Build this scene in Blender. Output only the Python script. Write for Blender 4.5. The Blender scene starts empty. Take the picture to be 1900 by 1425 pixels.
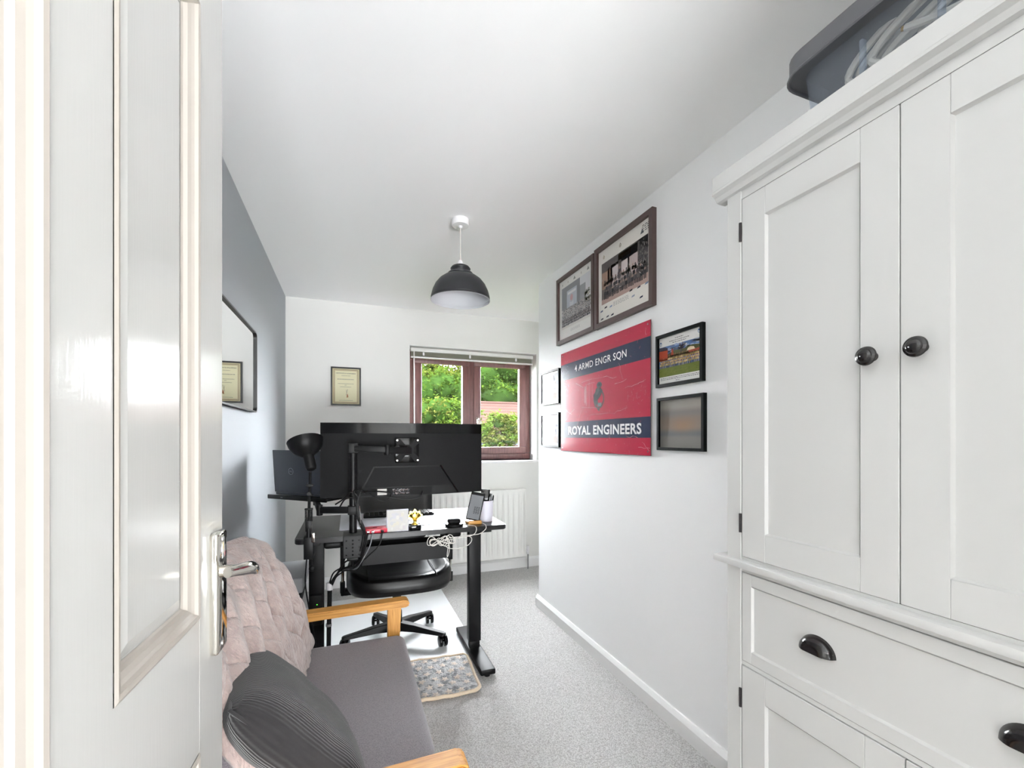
import bpy, bmesh, math, random
from mathutils import Vector, Matrix
R = math.radians
SC = bpy.context.scene
COL = SC.collection
random.seed(7)

# ------------------------------------------------------------------ camera
HC = 1.237
FPX = 810.0
YAW = math.atan(302 / FPX)
cam = bpy.data.cameras.new('camera')
cam.sensor_width = 36.0
cam.lens = 36.0 * FPX / 1900.0
cam.shift_y = (812 - 712.5) / 1900.0
cam.clip_start = 0.02
cam_o = bpy.data.objects.new('camera', cam)
cam_o.location = (0, 0, HC)
cam_o.rotation_euler = (R(90), 0, -YAW)
COL.objects.link(cam_o)
SC.camera = cam_o

# ------------------------------------------------------------------ world, sun, exposure
W = bpy.data.worlds.new('sky')
SC.world = W
W.use_nodes = True
bg = W.node_tree.nodes['Background']
bg.inputs[0].default_value = (0.93, 0.965, 1.0, 1)
bg.inputs[1].default_value = 31.0
sun = bpy.data.lights.new('sun', 'SUN')
sun.energy = 14.0
sun.angle = R(4)
sun.color = (1.0, 0.95, 0.86)
sun_o = bpy.data.objects.new('sun', sun)
sun_o.rotation_euler = (R(48), 0, R(-62))
sun_o.location = (-6, 2, 9)
COL.objects.link(sun_o)
lw_ = bpy.data.lights.new('rear_fill_light', 'AREA')        # added fill lamp, unseen behind the camera, aimed up to brighten the room
lw_.shape = 'RECTANGLE'
lw_.size, lw_.size_y = 1.6, 0.9
lw_.energy = 90
lw_.color = (0.95, 0.98, 1.0)
lw_o = bpy.data.objects.new('rear_fill_light', lw_)
lw_o.location = (0.42, -3.5, 0.3)
lw_o.rotation_euler = (R(138), 0, 0)
COL.objects.link(lw_o)
vs = SC.view_settings
vs.view_transform = 'Standard'
vs.look = 'None'
vs.gamma = 1.0
vs.use_curve_mapping = False
vs.exposure = 1.56
SC.cycles.max_bounces = 16
SC.cycles.diffuse_bounces = 12
SC.cycles.glossy_bounces = 5
SC.cycles.transparent_max_bounces = 16
SC.cycles.sample_clamp_indirect = 6.0

# ------------------------------------------------------------------ materials
def s2l(c):
    return tuple((v / 12.92 if v <= 0.04045 else ((v + 0.055) / 1.055) ** 2.4) for v in c)

def rgb(r, g, b):
    return s2l((r / 255, g / 255, b / 255)) + (1.0,)

MATS = {}

def mat(name, col, rough=0.5, metal=0.0, bump=None, var=None, spec=0.5, coat=0.0, sheen=0.0):
    """bump=(scale, strength, distance[, stretch xyz]); var=(scale, colour2, lo, hi[, stretch])"""
    m = bpy.data.materials.new(name)
    m.use_nodes = True
    nt = m.node_tree
    b = nt.nodes['Principled BSDF']
    b.inputs['Base Color'].default_value = col
    b.inputs['Roughness'].default_value = rough
    b.inputs['Metallic'].default_value = metal
    b.inputs['Specular IOR Level'].default_value = spec
    b.inputs['Coat Weight'].default_value = coat
    b.inputs['Sheen Weight'].default_value = sheen
    tc = nt.nodes.new('ShaderNodeTexCoord')

    def noise(scale, stretch, detail=4.0):
        n = nt.nodes.new('ShaderNodeTexNoise')
        n.inputs['Scale'].default_value = scale
        n.inputs['Detail'].default_value = detail
        mp = nt.nodes.new('ShaderNodeMapping')
        mp.inputs['Scale'].default_value = stretch
        nt.links.new(tc.outputs['Object'], mp.inputs[0])
        nt.links.new(mp.outputs[0], n.inputs['Vector'])
        return n
    if var:
        n = noise(var[0], var[4] if len(var) > 4 else (1, 1, 1))
        r = nt.nodes.new('ShaderNodeValToRGB')
        r.color_ramp.elements[0].position = var[2]
        r.color_ramp.elements[1].position = var[3]
        r.color_ramp.elements[0].color = col
        r.color_ramp.elements[1].color = var[1]
        nt.links.new(n.outputs['Fac'], r.inputs[0])
        nt.links.new(r.outputs[0], b.inputs['Base Color'])
    if bump:
        n = noise(bump[0], bump[3] if len(bump) > 3 else (1, 1, 1), 5.0)
        bp = nt.nodes.new('ShaderNodeBump')
        bp.inputs['Strength'].default_value = bump[1]
        bp.inputs['Distance'].default_value = bump[2]
        nt.links.new(n.outputs['Fac'], bp.inputs['Height'])
        nt.links.new(bp.outputs[0], b.inputs['Normal'])
    MATS[name] = m
    return m

def glass_mat(name, tint=(1, 1, 1, 1), rough=0.0, boost=1.0):
    m = bpy.data.materials.new(name)
    m.use_nodes = True
    nt = m.node_tree
    nt.nodes.clear()
    o = nt.nodes.new('ShaderNodeOutputMaterial')
    mx = nt.nodes.new('ShaderNodeMixShader')
    tr = nt.nodes.new('ShaderNodeBsdfTransparent')
    tr.inputs[0].default_value = tint
    gl = nt.nodes.new('ShaderNodeBsdfGlossy')
    gl.inputs['Roughness'].default_value = rough
    lw = nt.nodes.new('ShaderNodeLayerWeight')          # Schlick reflectance from the viewing angle
    pw = nt.nodes.new('ShaderNodeMath'); pw.operation = 'POWER'; pw.inputs[1].default_value = 5.0
    ma = nt.nodes.new('ShaderNodeMath'); ma.operation = 'MULTIPLY_ADD'
    ma.inputs[1].default_value = 0.96 * boost; ma.inputs[2].default_value = 0.03 * boost
    nt.links.new(lw.outputs['Facing'], pw.inputs[0])
    nt.links.new(pw.outputs[0], ma.inputs[0])
    nt.links.new(ma.outputs[0], mx.inputs[0])
    nt.links.new(tr.outputs[0], mx.inputs[1])
    nt.links.new(gl.outputs[0], mx.inputs[2])
    nt.links.new(mx.outputs[0], o.inputs[0])
    MATS[name] = m
    return m

def print_mat(name, rough=0.45, coat=0.0, wear=None):
    m = mat(name, (1, 1, 1, 1), rough, coat=coat)
    nt = m.node_tree
    a = nt.nodes.new('ShaderNodeVertexColor')
    a.layer_name = 'Col'
    nt.links.new(a.outputs[0], nt.nodes['Principled BSDF'].inputs['Base Color'])
    return m

def translucent_mat(name, col, tcol, mix=0.35, rough=0.5):
    m = mat(name, col, rough, spec=0.0)
    nt = m.node_tree
    b = nt.nodes['Principled BSDF']
    o = nt.nodes['Material Output']
    t = nt.nodes.new('ShaderNodeBsdfTranslucent')
    t.inputs[0].default_value = tcol
    mx = nt.nodes.new('ShaderNodeMixShader')
    mx.inputs[0].default_value = mix
    nt.links.new(b.outputs[0], mx.inputs[1])
    nt.links.new(t.outputs[0], mx.inputs[2])
    nt.links.new(mx.outputs[0], o.inputs[0])
    return m

M = MATS
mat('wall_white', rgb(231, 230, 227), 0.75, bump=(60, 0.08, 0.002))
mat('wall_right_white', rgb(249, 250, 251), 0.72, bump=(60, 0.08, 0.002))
mat('wall_grey', rgb(163, 168, 173), 0.55, bump=(70, 0.08, 0.002), spec=0.3)
mat('ceiling_white', rgb(252, 252, 252), 0.85)
mat('skirting', rgb(240, 240, 240), 0.3)
mat('carpet', rgb(232, 230, 229), 0.95, bump=(340, 1.0, 0.012), var=(230, rgb(164, 160, 157), 0.38, 0.70), spec=0.1, sheen=0.3)
mat('door_gloss', rgb(193, 192, 189), 0.15, bump=(24, 0.07, 0.002, (10, 10, 0.55)))
mat('door_moulding', rgb(168, 161, 153), 0.3, spec=0.3)
mat('cabinet_white', rgb(203, 203, 202), 0.42)
mat('knob_black', rgb(20, 17, 18), 0.16, spec=0.6)
mat('hinge_black', rgb(32, 26, 30), 0.4)
mat('chrome', rgb(226, 222, 214), 0.06, 1.0)
mat('steel', rgb(190, 190, 192), 0.25, 1.0)
mat('black_metal', rgb(12, 12, 13), 0.42, spec=0.22)
mat('black_plastic', rgb(13, 13, 14), 0.5, spec=0.25)
mat('black_matte', rgb(15, 15, 16), 0.65, spec=0.2)
mat('black_gloss', rgb(9, 9, 10), 0.1, spec=0.3)
mat('black_leather', rgb(14, 13, 14), 0.36, bump=(150, 0.12, 0.001), spec=0.4)
mat('desk_black', rgb(24, 23, 24), 0.3, bump=(220, 0.08, 0.0006), spec=0.4)
mat('desk_mat', rgb(196, 197, 205), 0.45)
mat('dark_grey_shade', rgb(38, 39, 42), 0.4)
mat('shade_white', rgb(206, 208, 212), 0.6)
mat('white_plastic', rgb(235, 233, 235), 0.35)
mat('pot_lilac', rgb(226, 224, 236), 0.4)
mat('grey_plastic', rgb(120, 122, 126), 0.5)
mat('printer_lid', rgb(146, 147, 150), 0.45)
mat('printer_white', rgb(212, 212, 214), 0.45)
mat('laptop_grey', rgb(48, 51, 58), 0.45, 0.2)
mat('logo_silver', rgb(118, 126, 134), 0.4, 0.3)
mat('oak', rgb(205, 150, 76), 0.45, bump=(30, 0.12, 0.001, (0.6, 10, 10)), var=(16, rgb(176, 120, 52), 0.42, 0.68, (0.6, 9, 9)))
mat('oak_upright', rgb(205, 150, 76), 0.45, bump=(30, 0.12, 0.001, (10, 10, 0.6)), var=(16, rgb(176, 120, 52), 0.42, 0.68, (9, 9, 0.6)))
mat('seat_fabric', rgb(138, 132, 137), 0.9, bump=(520, 0.5, 0.001), var=(380, rgb(112, 107, 113), 0.4, 0.7), sheen=0.25)
mat('fur_throw', rgb(189, 170, 164), 0.95, bump=(130, 0.8, 0.008, (1, 1, 0.45)), var=(30, rgb(166, 146, 141), 0.4, 0.7), sheen=0.6, spec=0.1)
mat('pet_mat', rgb(190, 190, 190), 0.95, bump=(120, 1.0, 0.012), var=(38, rgb(122, 124, 126), 0.45, 0.62), sheen=0.3, spec=0.1)
mat('pet_border', rgb(206, 188, 164), 0.95, bump=(140, 0.7, 0.006), sheen=0.3, spec=0.1)
mat('star_beige', rgb(220, 208, 196), 0.95, bump=(140, 0.8, 0.008), sheen=0.3, spec=0.1)
mat('upvc_brown', rgb(112, 76, 72), 0.38, bump=(40, 0.06, 0.001, (6, 6, 0.5)), var=(14, rgb(92, 62, 60), 0.4, 0.7, (6, 6, 0.5)))
mat('sill_white', rgb(246, 246, 246), 0.35)
mat('slat_olive', rgb(150, 148, 132), 0.4)
mat('blind_rail', rgb(225, 224, 220), 0.35)
mat('radiator_white', rgb(236, 235, 232), 0.35)
mat('frame_black', rgb(13, 13, 14), 0.3, spec=0.4)
mat('frame_green_black', rgb(13, 16, 16), 0.4, spec=0.1)
mat('frame_brown', rgb(84, 66, 64), 0.45, bump=(50, 0.08, 0.001))
mat('red_plastic', rgb(190, 32, 58), 0.3)
mat('gold', rgb(236, 206, 104), 0.28, 1.0)
mat('pearl', rgb(180, 178, 176), 0.25, var=(24, rgb(206, 206, 222), 0.4, 0.65))
mat('cable_black', rgb(13, 13, 14), 0.5, spec=0.3)
mat('cable_white', rgb(214, 210, 204), 0.45)
mat('cable_beige', rgb(206, 198, 184), 0.5, bump=(60, 0.1, 0.001))
mat('brass', rgb(190, 150, 70), 0.3, 1.0)
mat('lid_grey', rgb(98, 99, 103), 0.5)
mat('paper', rgb(226, 224, 220), 0.7)
mat('brick', rgb(52, 34, 27), 0.9, spec=0.0)
mat('roof_tile', rgb(32, 22, 20), 0.9, spec=0.0)
mat('bark', rgb(24, 20, 16), 0.9, spec=0.0)
mat('grass', rgb(24, 32, 12), 0.95, bump=(8, 0.5, 0.1), spec=0.0)
mat('fence_grey', rgb(34, 37, 42), 0.9, spec=0.0)
mat('led', rgb(80, 230, 60), 0.4)
MATS['led'].node_tree.nodes['Principled BSDF'].inputs['Emission Color'].default_value = rgb(90, 255, 60)
MATS['led'].node_tree.nodes['Principled BSDF'].inputs['Emission Strength'].default_value = 1.5
mat('mirror', (0.93, 0.94, 0.94, 1), 0.015, 1.0)
glass_mat('window_glass')
glass_mat('picture_glass', boost=0.12)        # anti-reflective picture glass
print_mat('print')
MATS['print'].node_tree.nodes['Principled BSDF'].inputs['Specular IOR Level'].default_value = 0.08
print_mat('print_gloss', 0.18, 0.0)
MATS['print_gloss'].node_tree.nodes['Principled BSDF'].inputs['Specular IOR Level'].default_value = 0.3
translucent_mat('leaf_green', rgb(25, 36, 10), rgb(32, 41, 7), 0.3, 0.8)
translucent_mat('leaf_deep', rgb(19, 31, 9), rgb(24, 35, 7), 0.3, 0.8)
translucent_mat('leaf_yellow', rgb(36, 39, 15), rgb(38, 42, 9), 0.3, 0.8)
translucent_mat('leaf_bright', rgb(32, 44, 12), rgb(39, 49, 9), 0.3, 0.8)

def clear_plastic(name, tint, diff, k):
    m = bpy.data.materials.new(name)
    m.use_nodes = True
    nt = m.node_tree
    b = nt.nodes['Principled BSDF']
    b.inputs['Base Color'].default_value = diff
    b.inputs['Roughness'].default_value = 0.25
    o = nt.nodes['Material Output']
    t = nt.nodes.new('ShaderNodeBsdfTransparent')
    t.inputs[0].default_value = tint
    mx = nt.nodes.new('ShaderNodeMixShader')
    mx.inputs[0].default_value = k
    nt.links.new(t.outputs[0], mx.inputs[1])
    nt.links.new(b.outputs[0], mx.inputs[2])
    nt.links.new(mx.outputs[0], o.inputs[0])
    MATS[name] = m
clear_plastic('clear_box', (0.86, 0.9, 0.95, 1), rgb(186, 194, 206), 0.2)
clear_plastic('chair_mat_pvc', (0.93, 0.95, 0.97, 1), rgb(240, 242, 244), 0.8)

# ribbed dark cushion cloth
m = mat('rib_cloth', rgb(40, 38, 39), 0.9, sheen=0.35, spec=0.2)
nt = m.node_tree
tc = nt.nodes.new('ShaderNodeTexCoord')
wv = nt.nodes.new('ShaderNodeTexWave')
wv.wave_type = 'BANDS'
wv.bands_direction = 'X'
wv.inputs['Scale'].default_value = 62
wv.inputs['Distortion'].default_value = 0.6
nt.links.new(tc.outputs['UV'], wv.inputs['Vector'])
wv.inputs['Scale'].default_value = 26
bp = nt.nodes.new('ShaderNodeBump')
bp.inputs['Strength'].default_value = 0.5
bp.inputs['Distance'].default_value = 0.003
nt.links.new(wv.outputs['Fac'], bp.inputs['Height'])
nt.links.new(bp.outputs[0], nt.nodes['Principled BSDF'].inputs['Normal'])

# ------------------------------------------------------------------ mesh helpers
class MB:
    def __init__(s):
        s.bm = bmesh.new()

    def _merge(s, t, mtx=None):
        if mtx is not None:
            bmesh.ops.transform(t, matrix=mtx, verts=t.verts)
        me = bpy.data.meshes.new('tmp')
        t.to_mesh(me)
        t.free()
        s.bm.from_mesh(me)
        bpy.data.meshes.remove(me)
        return s

    def box(s, x0, x1, y0, y1, z0, z1, bev=0.0, seg=2, mtx=None):
        t = bmesh.new()
        bmesh.ops.create_cube(t, size=1)
        for v in t.verts:
            v.co = Vector(((x0 + x1) / 2 + v.co.x * (x1 - x0), (y0 + y1) / 2 + v.co.y * (y1 - y0), (z0 + z1) / 2 + v.co.z * (z1 - z0)))
        if bev > 0:
            bmesh.ops.bevel(t, geom=t.edges[:], offset=bev, segments=seg, affect='EDGES', profile=0.5)
        return s._merge(t, mtx)

    def cyl(s, p0, p1, r0, r1=None, n=20, bev=0.0):
        r1 = r0 if r1 is None else r1
        p0, p1 = Vector(p0), Vector(p1)
        d = p1 - p0
        t = bmesh.new()
        bmesh.ops.create_cone(t, cap_ends=True, segments=n, radius1=r0, radius2=r1, depth=d.length)
        if bev > 0:
            ed = [e for e in t.edges if abs(e.verts[0].co.z - e.verts[1].co.z) < 1e-6]
            bmesh.ops.bevel(t, geom=ed, offset=bev, segments=2, affect='EDGES', profile=0.5)
        q = d.to_track_quat('Z', 'Y').to_matrix().to_4x4()
        return s._merge(t, Matrix.Translation((p0 + p1) / 2) @ q)

    def ball(s, c, r, n=16, sc=(1, 1, 1), rot=None):
        t = bmesh.new()
        bmesh.ops.create_uvsphere(t, u_segments=n, v_segments=max(6, n // 2), radius=r)
        m = Matrix.Translation(c)
        if rot is not None:
            m = m @ rot
        return s._merge(t, m @ Matrix.Diagonal((*sc, 1)))

    def tube(s, pts, r, n=8, closed=False, smooth=0):
        pts = [Vector(p) for p in pts]
        if smooth:
            pts = spline(pts, smooth, closed)
        N = len(pts)
        rings = []
        up = None
        for i in range(N):
            if closed:
                d = pts[(i + 1) % N] - pts[i - 1]
            else:
                d = pts[min(i + 1, N - 1)] - pts[max(i - 1, 0)]
            if d.length < 1e-9:
                d = Vector((0, 0, 1))
            d.normalize()
            if up is None:
                up = d.orthogonal().normalized()
            up = (up - d * up.dot(d))
            if up.length < 1e-6:
                up = d.orthogonal()
            up.normalize()
            w = d.cross(up)
            if isinstance(r, (list, tuple)):
                f_ = i / max(1, N - 1) * (len(r) - 1)
                j_ = min(int(f_), len(r) - 2)
                rr = r[j_] + (r[j_ + 1] - r[j_]) * (f_ - j_)
            else:
                rr = r
            rings.append([s.bm.verts.new(pts[i] + (up * math.cos(a) + w * math.sin(a)) * rr) for a in [2 * math.pi * k / n for k in range(n)]])
        for i in range(N if closed else N - 1):
            a, b = rings[i], rings[(i + 1) % N]
            for k in range(n):
                s.bm.faces.new((a[k], a[(k + 1) % n], b[(k + 1) % n], b[k]))
        if not closed:
            s.bm.faces.new(rings[0][::-1])
            s.bm.faces.new(rings[-1])
        return s

    def lathe(s, prof, origin=(0, 0, 0), n=32, mtx=None, cap=False):
        t = bmesh.new()
        rings = []
        for (r, z) in prof:
            if r < 1e-6:
                rings.append([t.verts.new((0, 0, z))])
            else:
                rings.append([t.verts.new((r * math.cos(2 * math.pi * k / n), r * math.sin(2 * math.pi * k / n), z)) for k in range(n)])
        for a, b in zip(rings, rings[1:]):
            for k in range(n):
                k2 = (k + 1) % n
                if len(a) == 1 and len(b) == 1:
                    continue
                if len(a) == 1:
                    t.faces.new((a[0], b[k], b[k2]))
                elif len(b) == 1:
                    t.faces.new((a[k], a[k2], b[0]))
                else:
                    t.faces.new((a[k], a[k2], b[k2], b[k]))
        bmesh.ops.recalc_face_normals(t, faces=t.faces)
        m = Matrix.Translation(origin)
        if mtx is not None:
            m = m @ mtx
        return s._merge(t, m)

    def prism(s, pts, vec):
        """closed 3D outline extruded by vec"""
        vec = Vector(vec)
        a = [s.bm.verts.new(Vector(p)) for p in pts]
        b = [s.bm.verts.new(Vector(p) + vec) for p in pts]
        n = len(pts)
        fs = [s.bm.faces.new(a[::-1]), s.bm.faces.new(b)]
        for i in range(n):
            fs.append(s.bm.faces.new((a[i], a[(i + 1) % n], b[(i + 1) % n], b[i])))
        bmesh.ops.recalc_face_normals(s.bm, faces=fs)
        return s

    def grid(s, fn, nu, nv, cu=False, uv=False):
        V = [[s.bm.verts.new(fn(i / (nu if cu else nu - 1), j / (nv - 1))) for j in range(nv)] for i in range(nu)]
        lay = s.bm.loops.layers.uv.verify() if uv else None
        for i in range(nu if cu else nu - 1):
            for j in range(nv - 1):
                i2 = (i + 1) % nu
                f = s.bm.faces.new((V[i][j], V[i2][j], V[i2][j + 1], V[i][j + 1]))
                if uv:
                    for l, (a, b) in zip(f.loops, ((i, j), (i + 1, j), (i + 1, j + 1), (i, j + 1))):
                        l[lay].uv = (a / (nu - 1), b / (nv - 1))
        return s

    def build(s, name, m, parent=None, smooth=35, weld=False, fix=False):
        bm = s.bm
        if weld:
            bmesh.ops.remove_doubles(bm, verts=bm.verts, dist=1e-5)
        if fix:
            bmesh.ops.recalc_face_normals(bm, faces=bm.faces)
        xs = [v.co for v in bm.verts]
        if parent is None:
            lo = [min(c[i] for c in xs) for i in range(3)]
            hi = [max(c[i] for c in xs) for i in range(3)]
            loc = Vector(((lo[0] + hi[0]) / 2, (lo[1] + hi[1]) / 2, lo[2]))
            wl = loc
        else:
            wl = world_loc(parent)
            loc = Vector((0, 0, 0))
        bmesh.ops.translate(bm, vec=-wl, verts=bm.verts)
        me = bpy.data.meshes.new(name)
        bm.to_mesh(me)
        bm.free()
        me.materials.append(MATS[m] if isinstance(m, str) else m)
        if smooth:
            me.polygons.foreach_set('use_smooth', [True] * len(me.polygons))
            me.set_sharp_from_angle(angle=R(smooth))
        o = bpy.data.objects.new(name, me)
        o.location = loc
        if parent is not None:
            o.parent = parent
        COL.objects.link(o)
        return o

def world_loc(o):
    v = Vector(o.location)
    while o.parent:
        o = o.parent
        v += Vector(o.location)
    return v

def spline(pts, k, closed=False):
    out = []
    N = len(pts)
    rng = range(N if closed else N - 1)
    for i in rng:
        if closed:
            p0, p1, p2, p3 = pts[i - 1], pts[i], pts[(i + 1) % N], pts[(i + 2) % N]
        else:
            p0, p1, p2, p3 = pts[max(i - 1, 0)], pts[i], pts[i + 1], pts[min(i + 2, N - 1)]
        for j in range(k):
            t = j / k
            out.append(0.5 * ((2 * p1) + (p2 - p0) * t + (2 * p0 - 5 * p1 + 4 * p2 - p3) * t * t + (3 * p1 - p0 - 3 * p2 + p3) * t ** 3))
    if not closed:
        out.append(pts[-1])
    return out

def tag(o, label=None, cat=None, group=None, kind=None):
    if label: o['label'] = label
    if cat: o['category'] = cat
    if group: o['group'] = group
    if kind: o['kind'] = kind
    return o

def thing(name, loc, label, cat, group=None, kind=None):
    o = bpy.data.objects.new(name, None)
    o.empty_display_size = 0.05
    o.location = loc
    COL.objects.link(o)
    return tag(o, label, cat, group, kind)

def struct(o):
    o['kind'] = 'structure'
    return o

def text_polys(s, bold=0.0):
    cu = bpy.data.curves.new('t', 'FONT')
    cu.body = s
    cu.offset = bold
    cu.space_character = 1.06
    cu.resolution_u = 3
    ob = bpy.data.objects.new('t', cu)
    COL.objects.link(ob)
    dg = bpy.context.evaluated_depsgraph_get()
    dg.update()
    me = ob.evaluated_get(dg).to_mesh()
    vs_ = [(v.co.x, v.co.y) for v in me.vertices]
    fs = [tuple(p.vertices) for p in me.polygons]
    ob.evaluated_get(dg).to_mesh_clear()
    bpy.data.objects.remove(ob)
    bpy.data.curves.remove(cu)
    x0 = min(v[0] for v in vs_); x1 = max(v[0] for v in vs_)
    y0 = min(v[1] for v in vs_); y1 = max(v[1] for v in vs_)
    return [((a - x0) / (x1 - x0), (b - y0) / (y1 - y0)) for a, b in vs_], fs

class Print:
    """flat printed artwork: coloured polygons in (u,v) on a sheet, a hair apart in depth"""
    def __init__(s, O, U, V, N):
        s.O, s.U, s.V, s.N = Vector(O), Vector(U), Vector(V), Vector(N).normalized()
        s.f = []

    def poly(s, pts, c, layer=0):
        s.f.append((pts, c, layer))

    def rect(s, u0, u1, v0, v1, c, layer=0):
        s.poly([(u0, v0), (u1, v0), (u1, v1), (u0, v1)], c, layer)

    def ell(s, u, v, ru, rv, c, layer=0, n=10):
        s.poly([(u + ru * math.cos(2 * math.pi * k / n), v + rv * math.sin(2 * math.pi * k / n)) for k in range(n)], c, layer)

    def ring(s, u, v, ru, rv, w, c, layer=0, n=24):
        for k in range(n):
            a, b = 2 * math.pi * k / n, 2 * math.pi * (k + 1) / n
            s.poly([(u + ru * math.cos(a), v + rv * math.sin(a)), (u + ru * math.cos(b), v + rv * math.sin(b)), (u + ru * (1 - w) * math.cos(b), v + rv * (1 - w) * math.sin(b)), (u + ru * (1 - w) * math.cos(a), v + rv * (1 - w) * math.sin(a))], c, layer)

    def line(s, u0, v0, u1, v1, w, c, layer=0):
        asp = s.U.length / s.V.length
        du, dv = (u1 - u0) * asp, v1 - v0
        L = math.hypot(du, dv) or 1
        nu, nv = -dv / L * w / asp, du / L * w
        s.poly([(u0 + nu, v0 + nv), (u0 - nu, v0 - nv), (u1 - nu, v1 - nv), (u1 + nu, v1 + nv)], c, layer)

    def text(s, t, u0, u1, v0, v1, c, layer=2, bold=0.0):
        vs_, fs = text_polys(t, bold)
        for f in fs:
            s.poly([(u0 + (u1 - u0) * vs_[i][0], v0 + (v1 - v0) * vs_[i][1]) for i in f], c, layer)

    def dashes(s, u0, u1, v, h, c, layer=2, gap=0.25):
        u = u0
        while u < u1:
            w = random.uniform(0.015, 0.05)
            s.rect(u, min(u + w, u1), v - h / 2, v + h / 2, c, layer)
            u += w + 0.012

    def build(s, name, parent, m='print'):
        vs_, fs, cs = [], [], []
        for pts, c, l in s.f:
            b = len(vs_)
            for (u, v) in pts:
                vs_.append(s.O + s.U * u + s.V * v + s.N * (0.00025 * l))
            fs.append(tuple(range(b, b + len(pts))))
            cs.append(c)
        wl = world_loc(parent)
        me = bpy.data.meshes.new(name)
        me.from_pydata([v - wl for v in vs_], [], fs)
        at = me.color_attributes.new('Col', 'FLOAT_COLOR', 'CORNER')
        i = 0
        dat = []
        for f, c in zip(fs, cs):
            dat += list(c) * len(f)
        at.data.foreach_set('color', dat)
        # face the artwork towards N
        flip = [p.index for p in me.polygons if p.normal.dot(s.N) < 0]
        if flip:
            bm = bmesh.new(); bm.from_mesh(me); bm.faces.ensure_lookup_table()
            bmesh.ops.reverse_faces(bm, faces=[bm.faces[k] for k in flip])
            bm.to_mesh(me); bm.free()
        me.materials.append(MATS[m])
        o = bpy.data.objects.new(name, me)
        o.parent = parent
        COL.objects.link(o)
        return o
# ================================================================== the room
XL, XR, YB, YC, HT = -0.475, 1.305, 3.88, 2.935, 2.36
XA = 2.35           # alcove behind the right wall
YN, XLA = -4.0, -3.0    # landing behind the camera, opening to the left
WX0, WX1, WZ0, WZ1 = 0.495, 1.703, 1.022, 2.048

struct(MB().box(XL - .1, XA + .1, YN, YB + .3, -.12, 0).box(XLA, XL - .1, YN, .05, -.12, 0).build('floor', 'carpet', smooth=0))
struct(MB().box(XL - .1, XA + .1, YN, YB + .3, HT, HT + .12).box(XLA, XL - .1, YN, .05, HT, HT + .12).build('ceiling', 'ceiling_white', smooth=0))
struct(MB().box(XL - .1, XL, .05, YB, 0, HT).build('wall_left', 'wall_grey', smooth=0))
b = MB()
b.box(XL - .1, WX0, YB, YB + .3, 0, HT).box(WX1, XA + .1, YB, YB + .3, 0, HT)
b.box(WX0, WX1, YB, YB + .3, 0, WZ0).box(WX0, WX1, YB, YB + .3, WZ1, HT)
struct(b.build('wall_back', 'wall_white', smooth=0))
struct(MB().box(XR, XA, YN, YC, 0, HT).build('wall_right', 'wall_right_white', smooth=0))
struct(MB().box(XA, XA + .1, YC, YB, 0, HT).build('wall_alcove', 'wall_white', smooth=0))

struct(MB().box(XLA, XA + .1, YN - .1, YN, 0, HT).build('wall_near', 'wall_white', smooth=0))
struct(MB().box(XLA - .1, XLA, YN, .15, 0, HT).box(XLA, XL - .1, .05, .15, 0, HT).build('wall_landing', 'wall_white', smooth=0))
struct(MB().box(.74, XR, -.13, -.03, 0, HT).build('wall_light_baffle', 'wall_white', smooth=0))  # unseen wall stub added to keep the rear light off the wardrobe

def skirt(name, x0, x1, y0, y1, h, ax, inward):
    """skirting with a plain face and a bevelled, brighter top edge"""
    b = MB()
    t = 0.018
    if ax == 'y':
        xi = x0 if inward > 0 else x1
        pr_ = [(0, 0), (t, 0), (t, h - .022), (t * .45, h), (0, h)]
        b.prism([(xi + inward * p[0], y0, p[1]) for p in pr_], (0, y1 - y0, 0))
    else:
        yi = y1
        pr_ = [(0, 0), (t, 0), (t, h - .022), (t * .45, h), (0, h)]
        b.prism([(x0, yi - p[0], p[1]) for p in pr_], (x1 - x0, 0, 0))
    return struct(b.build(name, 'skirting', smooth=0))
skirt('baseboard_right', XR, XR, .93, YC + .018, .082, 'y', -1)
skirt('baseboard_left', XL, XL, 0.2, YB, .082, 'y', 1)
skirt('baseboard_back', XL, XA, YB, YB, .095, 'x', -1)

# ------------------------------------------------------------------ window
win = thing('window_1', ((WX0 + WX1) / 2, YB + .16, WZ0), None, None, kind='structure')
FY0, FY1 = YB + .155, YB + .225
b = MB()   # white window board + reveals
struct(MB().box(WX0 - .03, WX1 + .012, YB - .022, FY1 + .06, WZ0 - .022, WZ0, .004).build('trim_1', 'sill_white'))
struct(MB().box(WX1 - .004, WX1 + .0, YB + .002, FY0 + .03, WZ0, WZ1).build('trim_2', 'sill_white', smooth=0))
struct(MB().box(WX0, WX1, YB + .002, FY0 + .03, WZ1 - .004, WZ1).build('trim_3', 'sill_white', smooth=0))
def bars(name, x0, x1, z0, z1, w, y0, y1, parent, m='upvc_brown', bev=.006):
    for (a, c, d, e) in ((x0, x1, z0, z0 + w), (x0, x1, z1 - w, z1), (x0, x0 + w, z0 + w, z1 - w), (x1 - w, x1, z0 + w, z1 - w)):
        MB().box(a, c, y0, y1, d, e, bev).build(name, m, parent)
bars('outer_frame', WX0 + .004, WX1 - .006, WZ0 + .002, WZ1 - .006, .062, FY0, FY1, win)
MB().box(1.062, 1.118, FY0, FY1, WZ0 + .06, WZ1 - .06, .006).build('mullion', 'upvc_brown', win)
for (a, c) in ((.553, 1.068), (1.112, 1.645)):
    bars('casement', a, c, WZ0 + .056, WZ1 - .062, .068, FY0 - .012, FY0 + .03, win)
    MB().box(a + .06, c - .06, FY0 + .010, FY0 + .024, WZ0 + .118, WZ1 - .124).build('pane', 'window_glass', win, smooth=0)
h = MB().box(1.133, 1.152, FY0 - .028, FY0 - .016, 1.36, 1.43, .005)
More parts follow.
